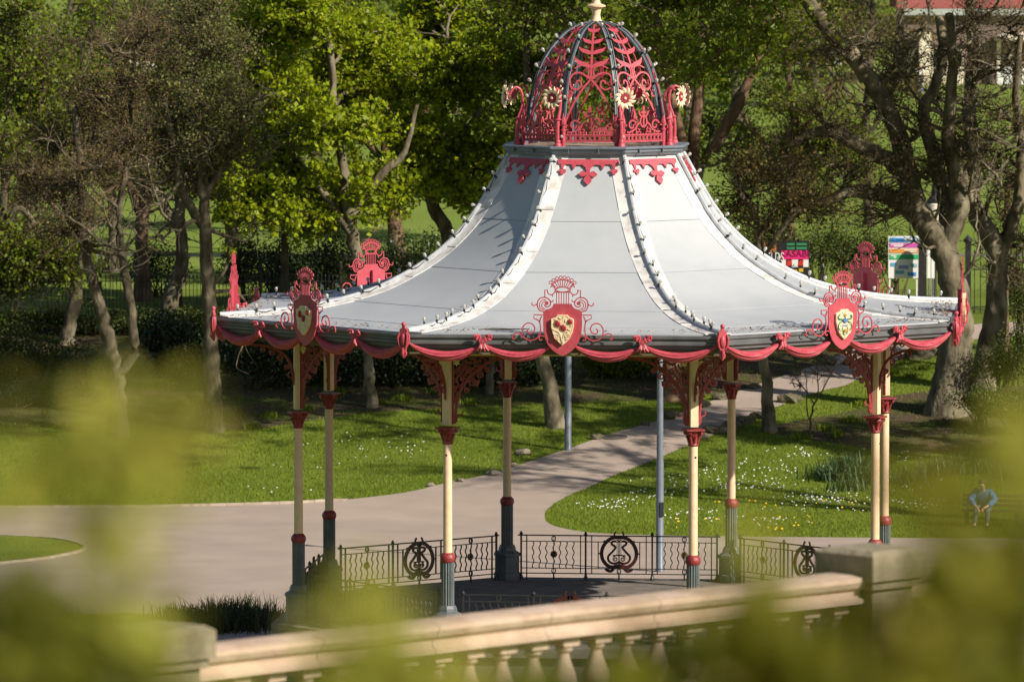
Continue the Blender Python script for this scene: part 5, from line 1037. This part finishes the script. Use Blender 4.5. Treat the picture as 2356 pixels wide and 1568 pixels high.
bal.box((0, 0, .20), (.20, .20, .08)); bal.lathe([(.07, .24), (.095, .27), (.06, .30), (.10, .36), (.115, .43), (.10, .50), (.06, .60), (.045, .66), (.075, .69), (.075, .71), (.05, .73), (.055, hb - .09)], 14); bal.box((0, 0, hb - .045), (.19, .19, .09)); bal_me = bal.mesh('baluster', STONE, True)
pier = MB(); pier.box((0, 0, -.5), (.68, .68, 1.4)); pier.box((0, 0, (.2 + hT - .12)/2), (.52, .52, hT - .32)); pier.box((0, 0, hT - .09), (.62, .62, .07)); pier_me = pier.mesh('pier', STONED)
pc = MB(); pc.box((0, 0, hT + .06), (.70, .70, .22)); pc.add([(-.35, -.35, hT + .17), (.35, -.35, hT + .17), (.35, .35, hT + .17), (-.35, .35, hT + .17), (-.29, -.29, hT + .21), (.29, -.29, hT + .21), (.29, .29, hT + .21), (-.29, .29, hT + .21)], [(4, 5, 6, 7), (0, 1, 5, 4), (1, 2, 6, 5), (2, 3, 7, 6), (3, 0, 4, 7)]); pc_me = pc.mesh('pier_cap', STONED)
for px in (-.38, LB + .05, -.38 - LB - .1):
    q = obj('pier', pier_me, BAL, (px, 0, 0)); obj('pier_cap', pc_me, q)
for a, b in ((-.08, LB - .25), (LB + .35, LB*2), (-.70 - LB + .35, -.70)):
    n = max(1, round((b - a)/1.36)); st_ = (b - a)/n
    for i in range(n): obj('coping_stone', coping(a + i*st_ + .004, a + (i + 1)*st_ - .004), BAL)
    nb = int((b - a)/.375)
    for i in range(nb): obj('baluster', bal_me, BAL, (a + (i + .5)*(b - a)/nb, 0, 0))
    pl = MB().box(((a + b)/2, 0, -.5), (b - a, .36, 1.31)); obj('plinth', pl.mesh('plinth', STONE), BAL)
for i, (x, y) in enumerate([(-1.4, 52.4), (-.9, 52.9), (-.3, 53.4), (-2.1, 51.6), (-2.7, 51.4)]):
    tuft('terrace_weed', 'tall green weed growing behind the stone balusters', (x, y + .9, H(y + .9) - .05), 60, 1.0, .35, .03, GRASS, 840 + i, 'weeds behind the balustrade')

# ------------------------------------------------------------------ people and bench
def skin(name, pts, edges, radii, m, parent, root=0, sub=2):
    me = bpy.data.meshes.new(name); me.from_pydata(pts, edges, []); me.materials.append(m); o = obj(name, me, parent)
    s = o.modifiers.new('skin', 'SKIN'); s.use_smooth_shade = True; u = o.modifiers.new('sub', 'SUBSURF'); u.levels = sub; u.render_levels = sub
    for i, r_ in enumerate(radii): me.skin_vertices[0].data[i].radius = (r_, r_) if isinstance(r_, float) else r_
    for i in range(len(radii)): me.skin_vertices[0].data[i].use_root = (i == root)
    return o
SKIN = mat('skin', (.50, .27, .18), .5); HAIR = mat('brown_hair', (.09, .045, .025), .7); BLUEC = mat('blue_coat', (.035, .17, .34), .8, (.025, .12, .25), 8); JEAN = mat('grey_trousers', (.10, .12, .14), .9); SHOE = mat('dark_shoes', (.03, .025, .02), .6)
gpp = gp(2262, 1212); PX = gpp.x; PYY = gpp.y; ba = radians(-12)
bench = thing('park_bench', 'dark wooden slatted park bench at the edge of the lawn under the seated person', 'bench', (PX + .25, PYY + .22, gpp.z), ba)
for i in range(4): m = MB().box((0, -.18 + i*.115, .43), (1.7, .09, .035)); obj('seat_slat', m.mesh('seat_slat', WOOD), bench)
for i in range(3): m = MB().box((0, .25 + i*.02, .56 + i*.13), (1.7, .03, .09)); obj('back_slat', m.mesh('back_slat', WOOD), bench)
for s in (-1, 1): m = MB().box((s*.7, -.14, .2), (.06, .06, .41)); m.box((s*.7, .22, .2), (.06, .06, .41)); m.box((s*.7, .04, .39), (.06, .4, .04)); m.box((s*.7, .27, .6), (.05, .05, .42)); obj('leg', m.mesh('leg', IRON), bench)
per = thing('person', 'person in a bright blue jacket sitting bent forward with hands between the knees', 'person', (PX, PYY, gpp.z), ba)
# sitting, bent forward, forearms on the knees (front = -Y)
Pb = [(0, .12, .52), (0, .06, .70), (0, -.08, .92), (0, -.18, 1.04), (0, -.24, 1.10), (0, -.30, 1.20), (0, -.33, 1.26),
      (.20, -.10, .97), (.35, -.15, .76), (.17, -.42, .62), (.06, -.52, .56), (-.20, -.10, .97), (-.35, -.15, .76), (-.18, -.42, .62), (-.07, -.52, .55),
      (.11, .06, .53), (.17, -.36, .53), (.16, -.40, .12), (.17, -.50, .06), (-.11, .06, .53), (-.18, -.36, .53), (-.18, -.42, .12), (-.19, -.52, .06)]
Eb = [(0, 1), (1, 2), (2, 3), (3, 4), (4, 5), (5, 6), (2, 7), (7, 8), (8, 9), (9, 10), (2, 11), (11, 12), (12, 13), (13, 14), (0, 15), (15, 16), (16, 17), (17, 18), (0, 19), (19, 20), (20, 21), (21, 22)]
Rb = [(.15, .12), (.145, .11), (.15, .11), .06, .062, (.085, .10), (.07, .085), .065, .05, .042, .032, .065, .05, .042, .032, .09, .065, .045, .035, .09, .065, .045, .035]
skin('body', Pb, Eb, Rb, SKIN, per)
jk = [0, 1, 2, 7, 8, 9, 11, 12, 13]; mpj = {j: i for i, j in enumerate(jk)}
skin('jacket', [Pb[j] for j in jk], [(mpj[a], mpj[b]) for a, b in Eb if a in mpj and b in mpj], [(.21, .17), (.21, .16), (.20, .15), .12, .11, .08, .12, .11, .08], BLUEC, per)
tj = [0, 15, 16, 17, 19, 20, 21]; mpt = {j: i for i, j in enumerate(tj)}
skin('trousers', [Pb[j] for j in tj], [(mpt[a], mpt[b]) for a, b in Eb if a in mpt and b in mpt], [(.165, .13), .11, .085, .066, .11, .085, .066], JEAN, per)
for s in (-1, 1):
    skin('shoe', [(s*.17, -.38, .045), (s*.18, -.50, .045), (s*.185, -.60, .035)], [(0, 1), (1, 2)], [.055, .055, .04], SHOE, per)
    hx = Pb[10 if s > 0 else 14]
    fp = [hx, (hx[0] - s*.02, hx[1] - .05, hx[2] - .04)]; fe = [(0, 1)]; frd = [.03, .034]
    for q in range(4): b = len(fp); fp += [(hx[0] - s*(.045 - .022*q), hx[1] - .075, hx[2] - .08), (hx[0] - s*(.055 - .02*q), hx[1] - .06, hx[2] - .12 - .008*(q in (1, 2)))]; fe += [(1, b), (b, b + 1)]; frd += [.0095, .008]
    b = len(fp); fp += [(hx[0] - s*.05, hx[1] - .03, hx[2] - .05), (hx[0] - s*.07, hx[1] - .04, hx[2] - .085)]; fe += [(0, b), (b, b + 1)]; frd += [.012, .009]
    skin('hand', fp, fe, frd, SKIN, per, 1, 1)
hm = MB(); c_ = (0, -.285, 1.225)
bmh = bmesh.new(); bmesh.ops.create_uvsphere(bmh, u_segments=16, v_segments=10, radius=1)
for v in bmh.verts: v.co = Vector((v.co.x*.092, v.co.y*.108, v.co.z*.105)); v.co += Vector(c_) + Vector((0, .018 + .01*v.co.z, .03))
me = bpy.data.meshes.new('hair'); bmh.to_mesh(me); bmh.free(); me.materials.append(HAIR); obj('hair', me, per)
# small walker far across the field
wp = at(2116, 230, 312*SC); wz = H(312*SC); wk = thing('person', 'tiny distant person in white and mauve walking across the far field', 'person', (wp.x, 312*SC, wz))
Pw = [(0, 0, .92), (0, 0, 1.2), (0, -.02, 1.42), (0, -.02, 1.52), (0, -.03, 1.64), (.19, 0, 1.38), (.24, .03, 1.12), (.24, -.06, .86), (-.19, 0, 1.38), (-.24, .02, 1.12), (-.24, .1, .88), (.09, 0, .88), (.1, -.1, .48), (.1, -.05, .05), (-.09, 0, .88), (-.1, .08, .48), (-.1, .2, .08)]
Ew = [(0, 1), (1, 2), (2, 3), (3, 4), (2, 5), (5, 6), (6, 7), (2, 8), (8, 9), (9, 10), (0, 11), (11, 12), (12, 13), (0, 14), (14, 15), (15, 16)]
skin('body', Pw, Ew, [.13, .13, .12, .055, .095, .06, .045, .035, .06, .045, .035, .085, .06, .045, .085, .06, .045], SKIN, wk)
skin('coat', [Pw[i] for i in (0, 1, 2, 5, 6, 8, 9)], [(0, 1), (1, 2), (2, 3), (3, 4), (2, 5), (5, 6)], [.17, .165, .15, .085, .07, .085, .07], WHITE, wk)
skin('trousers', [Pw[i] for i in (0, 11, 12, 13, 14, 15, 16)], [(0, 1), (1, 2), (2, 3), (0, 4), (4, 5), (5, 6)], [.15, .1, .075, .06, .1, .075, .06], mat('mauve_cloth', (.22, .2, .5), .8), wk)

# ------------------------------------------------------------------ out-of-focus shrub sprays close to the camera
def spray(label, Y, blobs, stems, leaf, size, seed, group=None, dens=3.0):
    """blobs (u, v, ru, rv, n) give where leafy shoots stand at distance Y"""
    r = np.random.default_rng(seed); sc = Y/FOC; gz = H(Y); P_ = []; S = []
    for u, v, ru, rv, n in blobs:
        n = int(n*dens); c = np.array(at(u, v, Y)); P_.append(c + r.normal(0, 1, (n, 3))*np.array([ru*sc, .10, rv*sc])*.55)
    P_ = np.concatenate(P_); n = len(P_); bx = np.array(at(blobs[0][0], 1500, Y)); root = thing('leafy_shrub', label, 'shrub', (bx[0], Y, gz), 0, group); off = np.array([bx[0], Y, gz])
    N_ = unit(r.normal(0, 1, (n, 3)) + np.array([.3, -.35, .5])); T = unit(np.cross(N_, r.normal(0, 1, (n, 3))) + np.array([0, 0, .3])); T = unit(T - N_*(T*N_).sum(1)[:, None]); B = np.cross(N_, T); s = (size*r.uniform(.6, 1.3, n))[:, None]
    V = []; prof_ = [(0, 0), (.3, .30), (.6, .26), (1, 0)]
    for t, wv in prof_: V += [P_ + T*s*(t - .5) - B*s*wv + N_*s*(.10*(wv > 0) - .25*(t - .5)**2), P_ + T*s*(t - .5) - N_*s*.25*(t - .5)**2, P_ + T*s*(t - .5) + B*s*wv + N_*s*(.10*(wv > 0) - .25*(t - .5)**2)]
    V = np.stack(V, 1) - off; idx = np.arange(n*12).reshape(n, 12); F = np.concatenate([np.stack([idx[:, 3*i + j], idx[:, 3*i + j + 1], idx[:, 3*i + j + 4], idx[:, 3*i + j + 3]], 1) for i in range(3) for j in range(2)])
    kind(obj('leaves', np_mesh('leaves', V.reshape(-1, 3), [F], leaf), root), 'stuff')
    m = MB()
    for pts in stems:
        q = [Vector(at(u, v, Y)) - Vector(off) for u, v in pts]; b = q[0].copy(); b.z = 0; b.x += r.uniform(-.05, .05); q = [b] + q; k = len(q); m.tube(smooth2([tuple(a) for a in q], 3), [.007 - .005*i/(3*k - 3) for i in range(3*k - 2)], 6)
    obj('stems', m.mesh('stems', mat('green_stem', (.12, .13, .03), .7)), root); return root
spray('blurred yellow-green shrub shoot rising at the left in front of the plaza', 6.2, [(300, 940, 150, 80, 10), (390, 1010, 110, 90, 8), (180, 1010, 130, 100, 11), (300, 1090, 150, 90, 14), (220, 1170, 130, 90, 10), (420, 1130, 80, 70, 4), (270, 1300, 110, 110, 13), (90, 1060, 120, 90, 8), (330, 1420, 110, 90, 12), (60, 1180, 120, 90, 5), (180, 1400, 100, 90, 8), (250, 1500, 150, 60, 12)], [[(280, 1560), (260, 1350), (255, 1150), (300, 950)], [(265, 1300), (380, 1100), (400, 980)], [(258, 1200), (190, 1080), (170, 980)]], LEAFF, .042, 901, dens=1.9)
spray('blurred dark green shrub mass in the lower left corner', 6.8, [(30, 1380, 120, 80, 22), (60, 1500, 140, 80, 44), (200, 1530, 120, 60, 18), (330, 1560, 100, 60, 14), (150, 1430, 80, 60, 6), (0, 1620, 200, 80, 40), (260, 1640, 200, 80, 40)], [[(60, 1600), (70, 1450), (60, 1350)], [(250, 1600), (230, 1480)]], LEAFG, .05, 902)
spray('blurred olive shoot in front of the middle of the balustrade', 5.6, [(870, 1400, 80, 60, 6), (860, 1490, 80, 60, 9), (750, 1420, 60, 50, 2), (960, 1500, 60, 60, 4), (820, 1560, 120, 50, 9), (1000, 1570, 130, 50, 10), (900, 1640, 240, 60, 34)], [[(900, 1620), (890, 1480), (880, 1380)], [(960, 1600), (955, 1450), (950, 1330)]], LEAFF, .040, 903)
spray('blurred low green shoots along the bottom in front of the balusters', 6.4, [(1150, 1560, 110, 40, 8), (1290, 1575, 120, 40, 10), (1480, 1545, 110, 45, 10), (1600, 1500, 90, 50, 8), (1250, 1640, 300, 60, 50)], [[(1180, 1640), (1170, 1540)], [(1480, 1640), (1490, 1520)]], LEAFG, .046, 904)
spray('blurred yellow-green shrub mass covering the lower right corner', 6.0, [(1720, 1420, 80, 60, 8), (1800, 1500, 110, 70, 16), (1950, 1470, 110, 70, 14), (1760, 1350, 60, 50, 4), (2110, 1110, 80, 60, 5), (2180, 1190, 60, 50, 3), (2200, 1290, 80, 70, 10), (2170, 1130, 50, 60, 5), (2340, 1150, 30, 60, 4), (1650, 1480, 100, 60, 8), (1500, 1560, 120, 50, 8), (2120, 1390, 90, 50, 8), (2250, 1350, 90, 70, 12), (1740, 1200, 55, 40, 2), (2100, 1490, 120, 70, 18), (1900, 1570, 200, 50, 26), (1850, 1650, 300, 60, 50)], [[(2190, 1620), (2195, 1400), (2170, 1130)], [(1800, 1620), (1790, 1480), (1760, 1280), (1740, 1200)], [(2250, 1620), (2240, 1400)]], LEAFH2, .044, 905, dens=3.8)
spray('blurred shrub tinted a shaded green at the right edge of the view', 6.9, [(2350, 1080, 50, 80, 7), (2350, 1230, 40, 60, 6), (2340, 1340, 80, 90, 18), (2280, 1450, 110, 80, 22), (2150, 1540, 130, 70, 22), (1960, 1550, 110, 60, 12), (2320, 1560, 130, 70, 30), (2200, 1650, 260, 60, 50)], [[(2320, 1620), (2330, 1300), (2335, 1050)], [(2200, 1620), (2230, 1420)]], LEAFG, .052, 906, dens=4.0)
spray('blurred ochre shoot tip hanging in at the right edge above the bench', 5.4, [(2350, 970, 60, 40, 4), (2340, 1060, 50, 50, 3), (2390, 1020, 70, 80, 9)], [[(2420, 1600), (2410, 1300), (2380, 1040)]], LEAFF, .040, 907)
